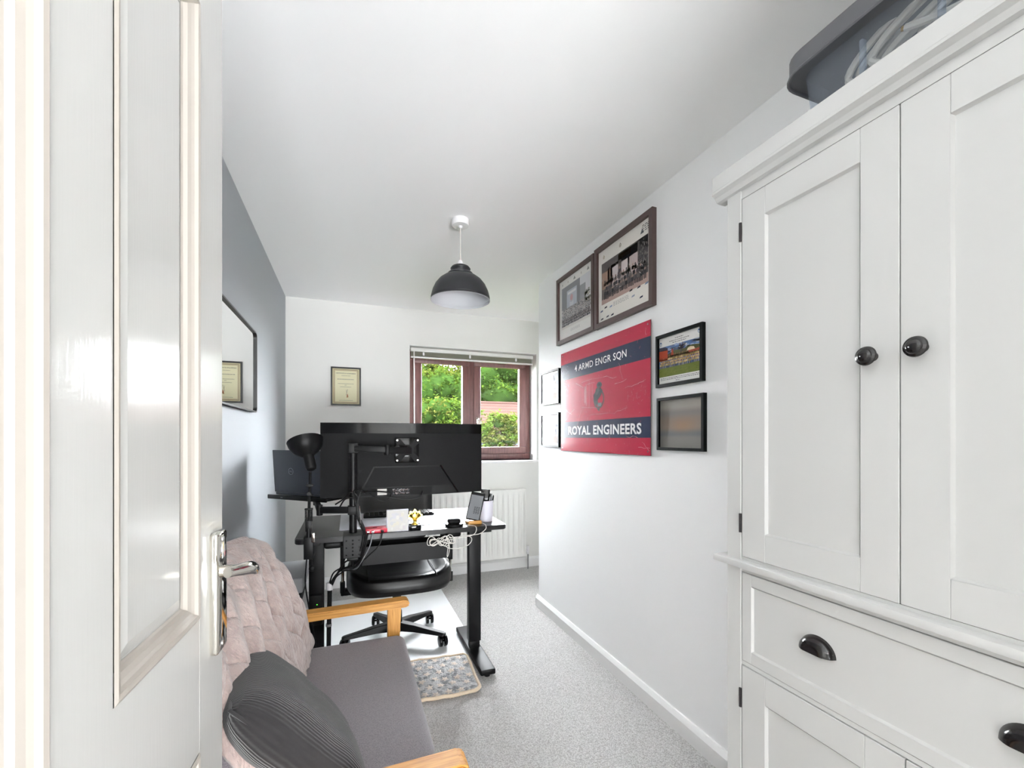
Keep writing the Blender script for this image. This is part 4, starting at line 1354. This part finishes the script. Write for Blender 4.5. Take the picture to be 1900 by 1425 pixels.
MB().tube([(LX - .006, LY + .0, .72), (LX - .012, LY - .01, .60), (LX + .004, LY - .01, .48), (LX + .03, LY + .02, .30), (LX + .045, LY + .05, .12), (LX + .05, LY + .12, .01)], .0032, 6, smooth=8).build('power_cord', 'cable_black', la)

# ================================================================== on the desk
kb = thing('keyboard', (.27, 2.60, TZ), 'slim black keyboard on the desk pad behind the gold trophy', 'keyboard')
KM = Matrix.Translation((.27, 2.60, TZ + .0025)) @ Matrix.Rotation(R(-2), 4, 'Z')
MB().box(-.195, .195, -.06, .06, 0, .012, .004, mtx=KM).build('case', 'black_plastic', kb)
key = None
for r_ in range(5):
    for c_ in range(15):
        kc = Vector((-.175 + c_ * .025, -.045 + r_ * .0225, .012))
        if key is None:
            key = MB().box(kc.x - .0105, kc.x + .0105, kc.y - .0095, kc.y + .0095, .012, .0155, .0015, 1, mtx=KM).build('key', 'black_matte', kb, smooth=0)
            k0 = kc
        else:
            c2 = key.copy(); COL.objects.link(c2); c2.location = key.location + (KM.to_3x3() @ (kc - k0))

ac = thing('acrylic_block', (.216, 2.155, TZ), 'pearly square award plaque standing at the desk edge beside the gold trophy', 'plaque')
b = MB().box(.166, .268, 2.148, 2.163, TZ + .0005, TZ + .106, .002)
b.build('slab', 'pearl', ac)
p = Print((.170, 2.1475, TZ + .004), (.094, 0, 0), (0, 0, .098), (0, -1, 0))
p.rect(0, 1, 0, 1, rgb(196, 194, 191))
for k in range(26):
    u, v = random.uniform(.12, .88), random.uniform(.12, .88)
    p.ell(u, v, random.uniform(.04, .11), random.uniform(.04, .11), random.choice((rgb(190, 189, 196), rgb(200, 196, 184), rgb(187, 188, 192), rgb(204, 202, 198), rgb(195, 189, 191))), 1 + k * .03, 9)
p.build('printed_face', ac)

tp = thing('trophy', (.302, 2.165, TZ), 'small gold trophy on a black base at the desk edge', 'trophy')
MB().box(.274, .328, 2.145, 2.187, TZ + .0005, TZ + .026, .002).build('base', 'black_gloss', tp)
TC = Vector((.301, 2.166, TZ + .026))
MB().lathe([(0, 0), (.017, 0), (.016, .004), (.008, .008), (.0065, .016), (.009, .022), (.012, .024), (0, .03)], TC, 22).build('stem', 'gold', tp)
b = MB()
for k, a in enumerate((-62, -32, 0, 32, 62)):
    L_ = .05 - .004 * abs(k - 2)
    d_ = Vector((math.sin(R(a)), 0, math.cos(R(a))))
    s_ = Vector((math.cos(R(a)), 0, -math.sin(R(a))))
    o_ = TC + Vector((0, 0, .026))
    b.prism([o_ - s_ * .009, o_ + d_ * .03 - s_ * .0125, o_ + d_ * L_ * .85 - s_ * .006, o_ + d_ * L_, o_ + d_ * L_ * .85 + s_ * .007, o_ + d_ * .03 + s_ * .0125, o_ + s_ * .009], (0, .008 + .002 * (k % 2), 0))
    b.tube([o_ + Vector((0, -.002, 0)), o_ + d_ * L_ * .8 + Vector((0, -.003, 0))], [.004, .0025], 6)
b.build('winged_cup', 'gold', tp)
MB().cyl(TC + Vector((0, -.006, .042)), TC + Vector((0, .004, .042)), .0125, n=24, bev=.001).build('medallion', 'gold', tp)

hb = thing('dock_hub', (.117, 2.20, TZ), 'flat red connection hub with plugged in cables at the desk edge', 'hub')
MB().box(.062, .17, 2.146, 2.215, TZ + .0005, TZ + .021, .003).build('case', 'red_plastic', hb)
MB().box(.105, .125, 2.17, 2.18, TZ + .0208, TZ + .0216).build('badge', 'black_gloss', hb, smooth=0)
for k, (x, c_) in enumerate(((.082, 'steel'), (.103, 'steel'), (.146, 'black_plastic'))):
    q = MB().box(x - .0065, x + .0065, 2.125, 2.147, TZ + .006, TZ + .015, .0015).build('plug', c_, hb)
    MB().tube([(x, 2.126, TZ + .01), (x - .004, 2.105, TZ - .002), (x - .012 - k * .004, 2.10, TZ - .05), (.05 + k * .006, 2.12, TZ - .115), (.03, 2.16, TZ - .15 - k * .01), (-.02, 2.24, TZ - .18)], .0026, 6, smooth=7).build('lead', 'grey_plastic' if k == 1 else 'cable_black', q)

ch = thing('wireless_charger', (.50, 2.185, TZ), 'round black charging puck on the desk', 'charger')
MB().lathe([(0, .0005), (.044, .0005), (.046, .004), (.046, .010), (.043, .013), (0, .013)], (.50, 2.185, TZ), 36).build('puck', 'black_plastic', ch)
MB().tube([(.54, 2.18, TZ + .006), (.585, 2.15, TZ + .004), (.596, 2.124, TZ + .003), (.598, 2.114, TZ - .012), (.585, 2.105, TZ - .03), (.56, 2.11, TZ - .04), (.53, 2.115, TZ - .04)], .0019, 6, smooth=7).build('lead', 'cable_white', ch)
tag(MB().box(.468, .532, 2.165, 2.21, TZ + .0132, TZ + .038, .0115, 5).build('earbud_case', 'black_matte'), 'rounded dark earbud case resting on the round charging puck', 'earbud case')

ps = thing('phone_stand', (.61, 2.22, TZ), 'small oak phone stand near the right end of the desk', 'phone stand')
MB().box(.572, .648, 2.185, 2.245, TZ + .0005, TZ + .016, .003).build('base', 'oak', ps)
MB().box(.576, .644, 2.181, 2.189, TZ + .0005, TZ + .02, .002).build('lip', 'oak', ps)
MB().tube([(.645, 2.2, TZ + .008), (.652, 2.15, TZ + .005), (.65, 2.124, TZ + .003), (.646, 2.114, TZ - .012), (.615, 2.105, TZ - .03), (.58, 2.108, TZ - .035), (.52, 2.115, TZ - .037)], .0019, 6, smooth=7).build('lead', 'cable_white', ps)
ph = thing('smartphone', (.605, 2.22, TZ + .016), 'phone with a grey back leaning on the oak stand', 'phone')
PMt = Matrix.Translation((.602, 2.205, TZ + .0195)) @ Matrix.Rotation(R(-24), 4, 'Z') @ Matrix.Rotation(R(-18), 4, 'X') @ Matrix.Rotation(R(10), 4, 'Y')
MB().box(-.037, .037, -.004, .004, 0, .148, .0035, 3, mtx=PMt).build('body', 'black_gloss', ph)
MB().box(-.0325, .0325, -.0047, -.0038, .006, .132, .0003, 1, mtx=PMt).build('back_panel', 'grey_plastic', ph)
b = MB()
for k in range(6):
    for j in range(3):
        b.box(-.004 + j * .011, .003 + j * .011 + .002 * (k % 2), -.0051, -.0046, .035 + k * .0065, .0375 + k * .0065, mtx=PMt)
b.build('printed_marks', 'black_matte', ph, smooth=0)
pk = thing('pen_pot', (.69, 2.255, TZ), 'white pen pot at the right end of the desk', 'pen pot')
b = MB().lathe([(0, .001), (.038, .001), (.0415, .1), (.0425, .112), (.0405, .112), (.039, .1), (.0355, .005), (0, .005)], (.69, 2.262, TZ), 32)
b.build('cup', 'pot_lilac', pk, smooth=50)
for k, (x, y, dx, dy, L_, m_) in enumerate(((.706, 2.26, .012, .004, .142, 'black_plastic'), (.714, 2.268, .016, .01, .138, 'steel'), (.704, 2.275, .02, .0, .136, 'grey_plastic'), (.712, 2.252, .018, -.006, .134, 'black_plastic'), (.70, 2.247, .01, -.004, .13, 'steel'))):
    tag(MB().cyl((x, y, TZ + .007), (x + dx, y + dy, TZ + L_), .0042, .004, 10).cyl((x + dx, y + dy, TZ + L_), (x + dx * 1.05, y + dy * 1.05, TZ + L_ + .006), .003, .0015, 8).build('pen', m_), 'pen standing in the white pen pot at the right end of the desk', 'pen', 'pens in the white pot')
ph2 = thing('smartphone', (.675, 2.265, TZ + .006), 'black phone standing upright in the white pen pot', 'phone')
P2 = Matrix.Translation((.680, 2.272, TZ + .0085)) @ Matrix.Rotation(R(-14), 4, 'Z') @ Matrix.Rotation(R(5), 4, 'Y')
MB().box(-.024, .024, -.004, .004, 0, .162, .0035, 3, mtx=P2).build('body', 'black_gloss', ph2)
for (x, z) in ((-.012, .15), (-.012, .137)):
    MB().cyl(P2 @ Vector((x, -.004, z)), P2 @ Vector((x, -.0058, z)), .0045, n=14).build('camera_lens', 'black_plastic', ph2)

# loose white cable looped under the desk edge
wc = thing('charging_cable', (.45, 2.105, .70), 'tangled white charging cable hanging over the desk edge', 'cable')
b = MB()
for k, (rx, rz, cx, cz, t_) in enumerate(((.055, .018, .415, .735, .3), (.05, .022, .40, .737, -.2), (.062, .014, .425, .733, .1), (.045, .02, .44, .738, .5), (.05, .016, .41, .731, -.35))):
    b.tube([(cx + rx * math.cos(a) * math.cos(t_) - rz * math.sin(2 * a) * math.sin(t_), 2.106 - .004 * k * .5 + .006 * math.sin(a), cz + rx * .35 * math.cos(a) * math.sin(t_) + rz * math.sin(2 * a)) for a in [2 * math.pi * q / 36 for q in range(36)]], .0017, 6, closed=True)
b.build('bundle', 'cable_white', wc)
MB().tube([(.45, 2.103, .738), (.50, 2.10, .742), (.555, 2.10, .748), (.57, 2.10, .73), (.55, 2.10, .705), (.50, 2.10, .692), (.455, 2.102, .698), (.44, 2.10, .71)], .0017, 6, smooth=7).build('long_loop', 'cable_white', wc)
MB().tube([(.452, 2.103, .735), (.458, 2.1, .70), (.452, 2.1, .665), (.446, 2.1, .66), (.449, 2.1, .69), (.456, 2.102, .72)], .0017, 6, smooth=7).build('short_tail', 'cable_white', wc)

# cables around the monitor pole and hanging below the monitor
mc = thing('cable_bundle', (.03, 2.15, .6), 'bundle of black cables running down the monitor pole and under the desk', 'cable')
random.seed(5)
runs = [
    [(.075, 2.235, .965), (.05, 2.20, .985), (.02, 2.14, .99), (.03, 2.135, .93), (.05, 2.13, .86), (.062, 2.115, .80), (.06, 2.095, .74), (.03, 2.14, .66), (-.03, 2.26, .60)],
    [(.19, 2.24, .965), (.13, 2.215, .975), (.06, 2.14, .985), (.038, 2.132, .95), (.042, 2.13, .88), (.068, 2.12, .81), (.064, 2.095, .75), (.03, 2.15, .64), (-.03, 2.27, .59)],
    [(-.06, 2.20, .925), (-.03, 2.16, .95), (.005, 2.138, .985), (.035, 2.14, .96), (.035, 2.13, .87), (.058, 2.12, .82), (.056, 2.095, .76), (.02, 2.16, .65), (-.04, 2.28, .6)],
    [(-.04, 2.20, .915), (-.015, 2.15, .955), (.025, 2.135, .95), (.045, 2.13, .84), (.07, 2.11, .79), (.07, 2.095, .74), (.04, 2.12, .67), (-.02, 2.25, .61)],
]
for r_ in runs:
    MB().tube(r_, .0036, 7, smooth=8).build('cable', 'cable_black', mc)
MB().tube([(.095, 2.242, .962), (.13, 2.225, .935), (.165, 2.225, .927), (.19, 2.235, .945), (.195, 2.242, .96)], .003, 7, smooth=8).build('cable', 'cable_black', mc)
MB().tube([(.16, 2.235, .95), (.22, 2.225, .937), (.285, 2.22, .93), (.335, 2.225, .94), (.35, 2.24, .965)], .003, 7, smooth=8).build('cable', 'cable_black', mc)
MB().tube([(.042, 2.14, .92), (.048, 2.13, .88), (.05, 2.128, .83)], .0042, 7, smooth=6).build('silver_cable', 'steel', mc)
# trunk from under the desk to the floor beside the left column
lb = thing('cable_loom', (-.1, 2.33, 0), 'strapped black cable loom dropping to the floor beside the left desk column', 'cable')
ends = [(-.03, 2.26, .60), (-.02, 2.25, .61), (-.03, 2.27, .585), (-.045, 2.28, .60), (0.0, 2.2, .66), (.02, 2.22, .70)]
for k, e in enumerate(ends):
    x_ = -.098 + (k % 3) * .007; y_ = 2.335 + (k // 3) * .008
    MB().tube([e, (e[0] - .03, e[1] + .03, e[2] - .03), (x_ + .004, y_, .50), (x_, y_, .44), (x_ - .003, y_, .30), (x_ - .004, y_, .16), (x_ + .004 * (k - 2), y_ - .01 * (k % 2), .05), (x_ + .02 * (k - 2), y_ + .04, .006)], .0036, 7, smooth=7).build('cable', 'cable_black', lb)
MB().cyl((-.092, 2.339, .485), (-.090, 2.339, .52), .016, n=16).build('strap', 'white_plastic', lb)
MB().cyl((-.0955, 2.339, .305), (-.0955, 2.339, .318), .014, n=16).build('strap', 'steel', lb)
pa = thing('power_adapter', (-.155, 2.39, .3), 'black power adapter with a green light strapped to the left desk column', 'power adapter')
MB().box(-.185, -.125, 2.376, 2.404, .30, .45, .006).build('case', 'black_plastic', pa)
MB().ball((-.150, 2.3755, .405), .0022, 8).build('indicator_light', 'led', pa)

# ================================================================== office chair
oc = thing('office_chair', (.27, 2.74, 0), 'black leather swivel office chair tucked behind the desk', 'office chair')
OC = Vector((.27, 2.72, 0))
# seat: dished cushion with raised side bolsters
def seat(u, v):
    a = 2 * math.pi * u
    # superellipse rings from bottom centre over the rim to the top centre
    t = v
    n_ = 3.6
    ca, sa = math.cos(a), math.sin(a)
    ex = math.copysign(abs(ca) ** (2 / n_), ca); ey = math.copysign(abs(sa) ** (2 / n_), sa)
    prof = [(0.0, .395), (.80, .395), (.94, .402), (1.0, .43), (1.0, .465), (.97, .492), (.90, .503), (.80, .502), (.7, .496), (.4, .494), (0.0, .494)]
    k = t * (len(prof) - 1); i = min(int(k), len(prof) - 2); f = k - i
    r_ = prof[i][0] + (prof[i + 1][0] - prof[i][0]) * f
    z = prof[i][1] + (prof[i + 1][1] - prof[i][1]) * f
    x, y = .285 * r_ * ex, .245 * r_ * ey
    if z > .44:
        z += .026 * max(0, (abs(x) - .17) / .1) ** 1.5 * (1 if abs(x) < .27 else .7) + .012 * (y / .245) * (1 if y > 0 else 0) - .012 * max(0, -(y + .14) / .1)
    return Vector((OC.x + x, 2.595 + y, z))
MB().grid(seat, 64, 40, cu=True).build('seat', 'black_leather', oc, smooth=70, weld=True, fix=True)
for s_ in (-1, 1):
    MB().tube([(OC.x + s_ * .175, 2.36 + .05 * k, .5055 - .012 * max(0, (2.42 - 2.36 - .05 * k) / .06)) for k in range(9)], .0025, 6).build('seam', 'black_plastic', oc)
def backr(u, v):
    a = 2 * math.pi * u
    n_ = 3.2
    ca, sa = math.cos(a), math.sin(a)
    ex = math.copysign(abs(ca) ** (2 / n_), ca); ez = math.copysign(abs(sa) ** (2 / n_), sa)
    r_ = math.sin(math.pi * v) ** .35 if 0 < v < 1 else 0
    th = -math.cos(math.pi * v)
    x, z = .245 * r_ * ex, .33 * r_ * ez
    return Vector((OC.x + x * (1 - .12 * (z > 0) * z / .33), 2.90 + .045 * th + .10 * (z + .33) / .66 * 1.0 - .05 * (x / .245) ** 2, .86 + z))
MB().grid(backr, 56, 24, cu=True).build('backrest', 'black_leather', oc, smooth=70, weld=True, fix=True)
MB().box(OC.x - .03, OC.x + .03, 2.80, 2.83, .36, .385, .005).tube([(OC.x, 2.75, .372), (OC.x, 2.93, .38), (OC.x, 2.99, .45), (OC.x, 3.01, .62)], .02, 10, smooth=6).build('back_bracket', 'black_metal', oc)
MB().box(OC.x - .11, OC.x + .11, 2.60, 2.84, .352, .394, .01).build('tilt_mechanism', 'black_metal', oc)
lvv = MB().tube([(OC.x - .08, 2.65, .37), (OC.x - .22, 2.63, .368), (OC.x - .27, 2.62, .366)], .006, 8).box(OC.x - .315, OC.x - .25, 2.60, 2.64, .355, .378, .006).build('tilt_lever', 'black_plastic', oc)
for s_ in (-1, 1):
    x = OC.x + s_ * .305
    ar = MB().box(x - .012, x + .012, 2.60, 2.64, .50, .655, .004).build('arm_sleeve', 'black_plastic', oc)
    MB().cyl((x, 2.62, .42), (x, 2.62, .51), .0085, n=14).build('arm_rod', 'chrome', ar)
    MB().box(x - .013, x + .013, 2.60, 2.64, .37, .43, .004).box(min(x, OC.x + s_ * .1), max(x, OC.x + s_ * .1), 2.605, 2.635, .374, .39, .003).build('arm_bracket', 'black_plastic', ar)
    MB().box(x - .045, x + .045, 2.52, 2.75, .652, .683, .012, 3).build('arm_pad', 'black_plastic', oc)
MB().cyl((OC.x, OC.y, .075), (OC.x, OC.y, .19), .034, .030, 20).cyl((OC.x, OC.y, .19), (OC.x, OC.y, .36), .026, n=18).build('gas_column', 'black_plastic', oc)
for k, ang in enumerate((-33, 39, 111, 183, 255)):
    d_ = Vector((math.cos(R(ang)), math.sin(R(ang)), 0)); s_ = Vector((-d_.y, d_.x, 0))
    q = MB()
    def sec(r_, w, z0, z1):
        c_ = OC + d_ * r_
        return [c_ - s_ * w + Vector((0, 0, z0)), c_ + s_ * w + Vector((0, 0, z0)), c_ + s_ * w * .8 + Vector((0, 0, z1)), c_ - s_ * w * .8 + Vector((0, 0, z1))]
    S = [sec(.02, .030, .078, .128), sec(.12, .026, .080, .118), sec(.22, .022, .074, .100), sec(.30, .018, .068, .088), sec(.312, .012, .070, .084)]
    V_ = [[q.bm.verts.new(v) for v in s1] for s1 in S]
    for a_, c_ in zip(V_, V_[1:]):
        for j in range(4):
            q.bm.faces.new((a_[j], a_[(j + 1) % 4], c_[(j + 1) % 4], c_[j]))
    q.bm.faces.new(V_[0][::-1]); q.bm.faces.new(V_[-1])
    bmesh.ops.bevel(q.bm, geom=q.bm.edges[:], offset=.003, segments=1, affect='EDGES')
    lgo = q.build('base_leg', 'black_metal', oc, fix=True)
    cp = OC + d_ * .295
    cs = MB()
    s_ = Vector((math.cos(R(8 - 9 * k)), math.sin(R(8 - 9 * k)), 0))
    for e in (-1, 1):
        cs.cyl(cp + s_ * (.007 * e) + Vector((0, 0, .0375)), cp + s_ * (.024 * e) + Vector((0, 0, .0375)), .033, .030, 20, .003)
    cs.cyl(cp + s_ * -.02 + Vector((0, 0, .0375)), cp + s_ * .02 + Vector((0, 0, .0375)), .006, n=10).cyl(cp + Vector((0, 0, .05)), cp + Vector((0, 0, .075)), .009, n=12)
    cs.build('caster', 'black_gloss', lgo)

# ================================================================== printer beside the desk
pr = thing('printer', (-.335, 2.42, .31), 'grey and white printer between the desk and the grey wall', 'printer')
MB().box(-.466, -.204, 2.265, 2.60, .505, .578, .01, 3).build('scanner_lid', 'printer_lid', pr)
b = MB()
b.prism([(-.46, 2.275, .505), (-.21, 2.275, .505), (-.225, 2.275, .41), (-.46, 2.275, .41)], (0, .315, 0))
b.build('paper_slot', 'black_matte', pr, smooth=0)
for k in range(5):
    MB().box(-.45, -.235, 2.266, 2.2745, .42 + k * .016, .428 + k * .016).build('slot_grille', 'black_plastic', pr, smooth=0)
MB().box(-.462, -.246, 2.27, 2.59, .312, .409, .006).build('body', 'printer_white', pr)
MB().box(-.244, -.232, 2.27, 2.46, .3125, .42, .002).build('side_tray', 'black_plastic', pr)
for k in range(5):
    MB().box(-.30 + k * .010, -.294 + k * .010, 2.2685, 2.2705, .355 + .008 * (k % 3), .366 + .008 * (k % 2)).build('button', 'black_plastic', pr, smooth=0)
cbn = thing('printer_stand', (-.335, 2.42, 0), 'low white storage unit carrying the printer', 'storage unit')
MB().box(-.462, -.215, 2.24, 2.61, .29, .311, .003).build('top', 'printer_white', cbn)
for x in (-.462, -.231):
    MB().box(x, x + .016, 2.24, 2.61, .0, .29).build('side_panel', 'printer_white', cbn, smooth=0)
for z in (.015, .15):
    MB().box(-.446, -.231, 2.245, 2.60, z, z + .125, .003).build('drawer', 'printer_white', cbn)

# ================================================================== outdoors
random.seed(3)
GZ = -2.7
struct(MB().box(-40, 60, 4.6, 80, GZ - .2, GZ).build('ground', 'grass', smooth=0))

def tree(name, label, base, trunk_h, blobs, leaf, nleaf, size, group=None, mats=None, core=0):
    rt = thing(name, base, label, 'tree', group)
    bx_, by_, bz_ = base
    t = MB().tube([(bx_, by_, bz_), (bx_ + .05, by_, bz_ + trunk_h * .5), (bx_ - .05, by_ + .05, bz_ + trunk_h)], [.2, .15, .1], 8, smooth=3)
    for (cx, cy, cz, rx, ry, rz) in blobs:
        t.tube([(bx_, by_, bz_ + trunk_h * .8), ((bx_ + cx) / 2, (by_ + cy) / 2, (bz_ + trunk_h + cz) / 2), (cx, cy, cz)], [.08, .05, .02], 6)
    t.build('trunk', 'bark', rt)
    tot = sum(q[3] * q[5] for q in blobs)
    mats = mats or [leaf]
    acc = {k: ([], []) for k in mats}
    for (cx, cy, cz, rx, ry, rz) in blobs:
        n = int(nleaf * rx * rz / tot)
        # a few twig clusters per blob so the crown reads as clumps
        cl = []
        for _ in range(max(6, n // 45)):
            d = Vector((random.gauss(0, 1), random.gauss(0, 1), random.gauss(0, 1))).normalized()
            k = random.uniform(.55, 1.0)
            cl.append((Vector((cx + d.x * rx * k, cy + d.y * ry * k, cz + d.z * rz * k)), random.choice(mats)))
        for _ in range(n):
            c, mm = random.choice(cl)
            pos = c + Vector((random.gauss(0, 1) * rx * .16, random.gauss(0, 1) * ry * .16, random.gauss(0, 1) * rz * .13))
            s = size * random.uniform(.6, 1.3)
            a = Vector((random.gauss(0, 1), random.gauss(0, 1), random.gauss(0, .6))).normalized()
            b_ = a.cross(Vector((random.gauss(0, .6), random.gauss(0, .6), 1))).normalized()
            V, F = acc[mm]
            i = len(V)
            V += [pos - a * s, pos + b_ * s * .5, pos + a * s, pos - b_ * s * .5]
            F.append((i, i + 1, i + 2, i + 3))
    if core:
        q = MB()
        for (cx, cy, cz, rx, ry, rz) in blobs:
            def cf(u, v, cx=cx, cy=cy, cz=cz, rx=rx, ry=ry, rz=rz):
                d = Vector((math.sin(math.pi * v) * math.cos(2 * math.pi * u), math.sin(math.pi * v) * math.sin(2 * math.pi * u), math.cos(math.pi * v)))
                k = core * (1 + .35 * MN.noise(d * 2.6 + Vector((cx, cy, cz))))
                return Vector((cx + d.x * rx * k, cy + d.y * ry * k, cz + d.z * rz * k))
            q.grid(cf, 18, 10, cu=True)
        q.build('inner_foliage', 'leaf_deep', rt, smooth=60)
    wl = Vector(base)
    for mm, (V, F) in acc.items():
        if not V: continue
        me = bpy.data.meshes.new('foliage')
        me.from_pydata([v - wl for v in V], [], F)
        me.materials.append(MATS[mm])
        o = bpy.data.objects.new('foliage', me)
        o.parent = rt
        o['kind'] = 'stuff'
        COL.objects.link(o)
    return rt
# far crowns against the sky
tree('oak_tree', 'tall yellow-green tree behind the left window pane, crown against the sky', (6.2, 36, GZ), 6.0,
     [(5.6, 36, 6.5, 2.2, 2, 1.2), (7.8, 36.5, 6.2, 2.2, 2, 1.3), (4.4, 36, 5.6, 1.8, 2, 1.3), (6.6, 35, 5.2, 3.0, 2, 1.5), (9.0, 36, 5.0, 1.6, 2, 1.4)], 'leaf_yellow', 15000, .16, mats=['leaf_yellow', 'leaf_yellow', 'leaf_green'], core=.45)
tree('beech_tree', 'dense mid-green tree filling the middle of the left window pane', (5.1, 26.3, GZ), 4.2,
     [(3.95, 26.3, 3.95, 1.3, 1.2, 1.2), (5.25, 26.3, 4.25, 1.3, 1.2, 1.1), (6.4, 26.6, 3.85, 1.2, 1.2, 1.3), (5.05, 26.2, 2.5, 2.4, 1.2, 1.5), (3.3, 26.3, 2.3, 1.3, 1, 1.4)], 'leaf_deep', 16000, .10, mats=['leaf_deep', 'leaf_green', 'leaf_green'], core=.8)
tree('hedge_bush', 'bright green bush at the bottom of the left window pane', (3.1, 16, GZ), 2.6,
     [(2.4, 16, 2.05, .7, .7, .6), (3.2, 16, 2.2, .75, .7, .6), (4.0, 16.2, 2.0, .7, .7, .65), (3.1, 15.9, 1.2, 1.6, .8, .8), (3.4, 16, .2, 1.6, .8, .8)], 'leaf_bright', 13000, .07, mats=['leaf_bright', 'leaf_yellow', 'leaf_green'], core=.8)
tree('lime_tree', 'big leafy tree towering behind the brown tiled roof', (11.0, 30, GZ), 5.0,
     [(8.9, 30, 5.6, 1.6, 1.6, 1.7), (10.6, 30, 6.6, 1.9, 1.8, 1.8), (12.4, 30.5, 6.0, 1.9, 1.8, 2.0), (9.8, 29.5, 4.2, 1.8, 1.5, 1.3), (11.8, 29.5, 4.2, 1.9, 1.5, 1.4), (8.2, 30, 3.6, 1.3, 1.2, 1.2)], 'leaf_green', 17000, .13, mats=['leaf_green', 'leaf_bright', 'leaf_deep'], core=.8)
tree('cherry_tree', 'small bright green tree in front of the brick house', (4.85, 14, GZ), 3.2,
     [(4.25, 14, 1.45, .34, .35, .34), (4.75, 14, 1.74, .42, .38, .36), (5.25, 14.1, 1.62, .4, .38, .42), (4.5, 13.9, 1.12, .36, .35, .25), (5.05, 14, 1.2, .42, .38, .3), (5.6, 14.1, 1.3, .4, .35, .4)], 'leaf_bright', 7000, .06, mats=['leaf_bright', 'leaf_yellow'], core=.5)
# brick house with tiled roof
hs = thing('brick_house', (9, 21.5, GZ), 'brick house with brown tiled roof seen through the right window pane', 'house')
E0, RG = .9, 3.05
HX0 = 6.35
b = MB().box(HX0, 15, 20, 24, GZ, E0)
b.prism([(HX0, 20, E0), (HX0, 24, E0), (HX0, 22, RG - .1)], (.3, 0, 0))
b.build('wall', 'brick', hs, smooth=0)
rf = MB().prism([(HX0 - .15, 19.75, E0 - .15), (HX0 - .15, 22, RG), (HX0 - .15, 22, RG - .12), (HX0 - .15, 19.75, E0 - .27)], (9, 0, 0)).prism([(HX0 - .15, 24.25, E0 - .15), (HX0 - .15, 22, RG), (HX0 - .15, 22, RG - .12), (HX0 - .15, 24.25, E0 - .27)], (9, 0, 0)).build('roof', 'roof_tile', hs, smooth=0)
sl_ = (RG - E0 + .15) / 2.25
tile = None
for k in range(14):
    y = 19.75 + k * .16
    z = E0 - .15 + sl_ * .16 * k
    MB().prism([(HX0 - .16, y - .01, z - .01), (HX0 - .16, y - .01, z + .05), (HX0 - .16, y + .2, z + .2 * sl_ + .015), (HX0 - .16, y + .2, z + .2 * sl_ - .01)], (9.02, 0, 0)).build('tile_course', 'roof_tile', rf, smooth=0)
MB().tube([(HX0 - .17, 22, RG + .03), (HX0 + 8.85, 22, RG + .03)], .07, 8).build('ridge', 'roof_tile', rf)
MB().prism([(HX0 - .17, 19.75, E0 - .3), (HX0 - .17, 22, RG - .12), (HX0 - .17, 22, RG + .02), (HX0 - .17, 19.75, E0 - .14)], (.03, 0, 0)).build('bargeboard', 'fence_grey', hs, smooth=0)
gr = thing('garage', (7, 17.7, GZ), 'low grey-blue flat roof below the small green tree', 'garage')
MB().box(4.75, 9.5, 16.8, 18.6, GZ, .92).build('wall', 'brick', gr, smooth=0)
MB().box(4.65, 9.6, 16.7, 18.7, .92, 1.05).build('flat_roof', 'fence_grey', gr, smooth=0)
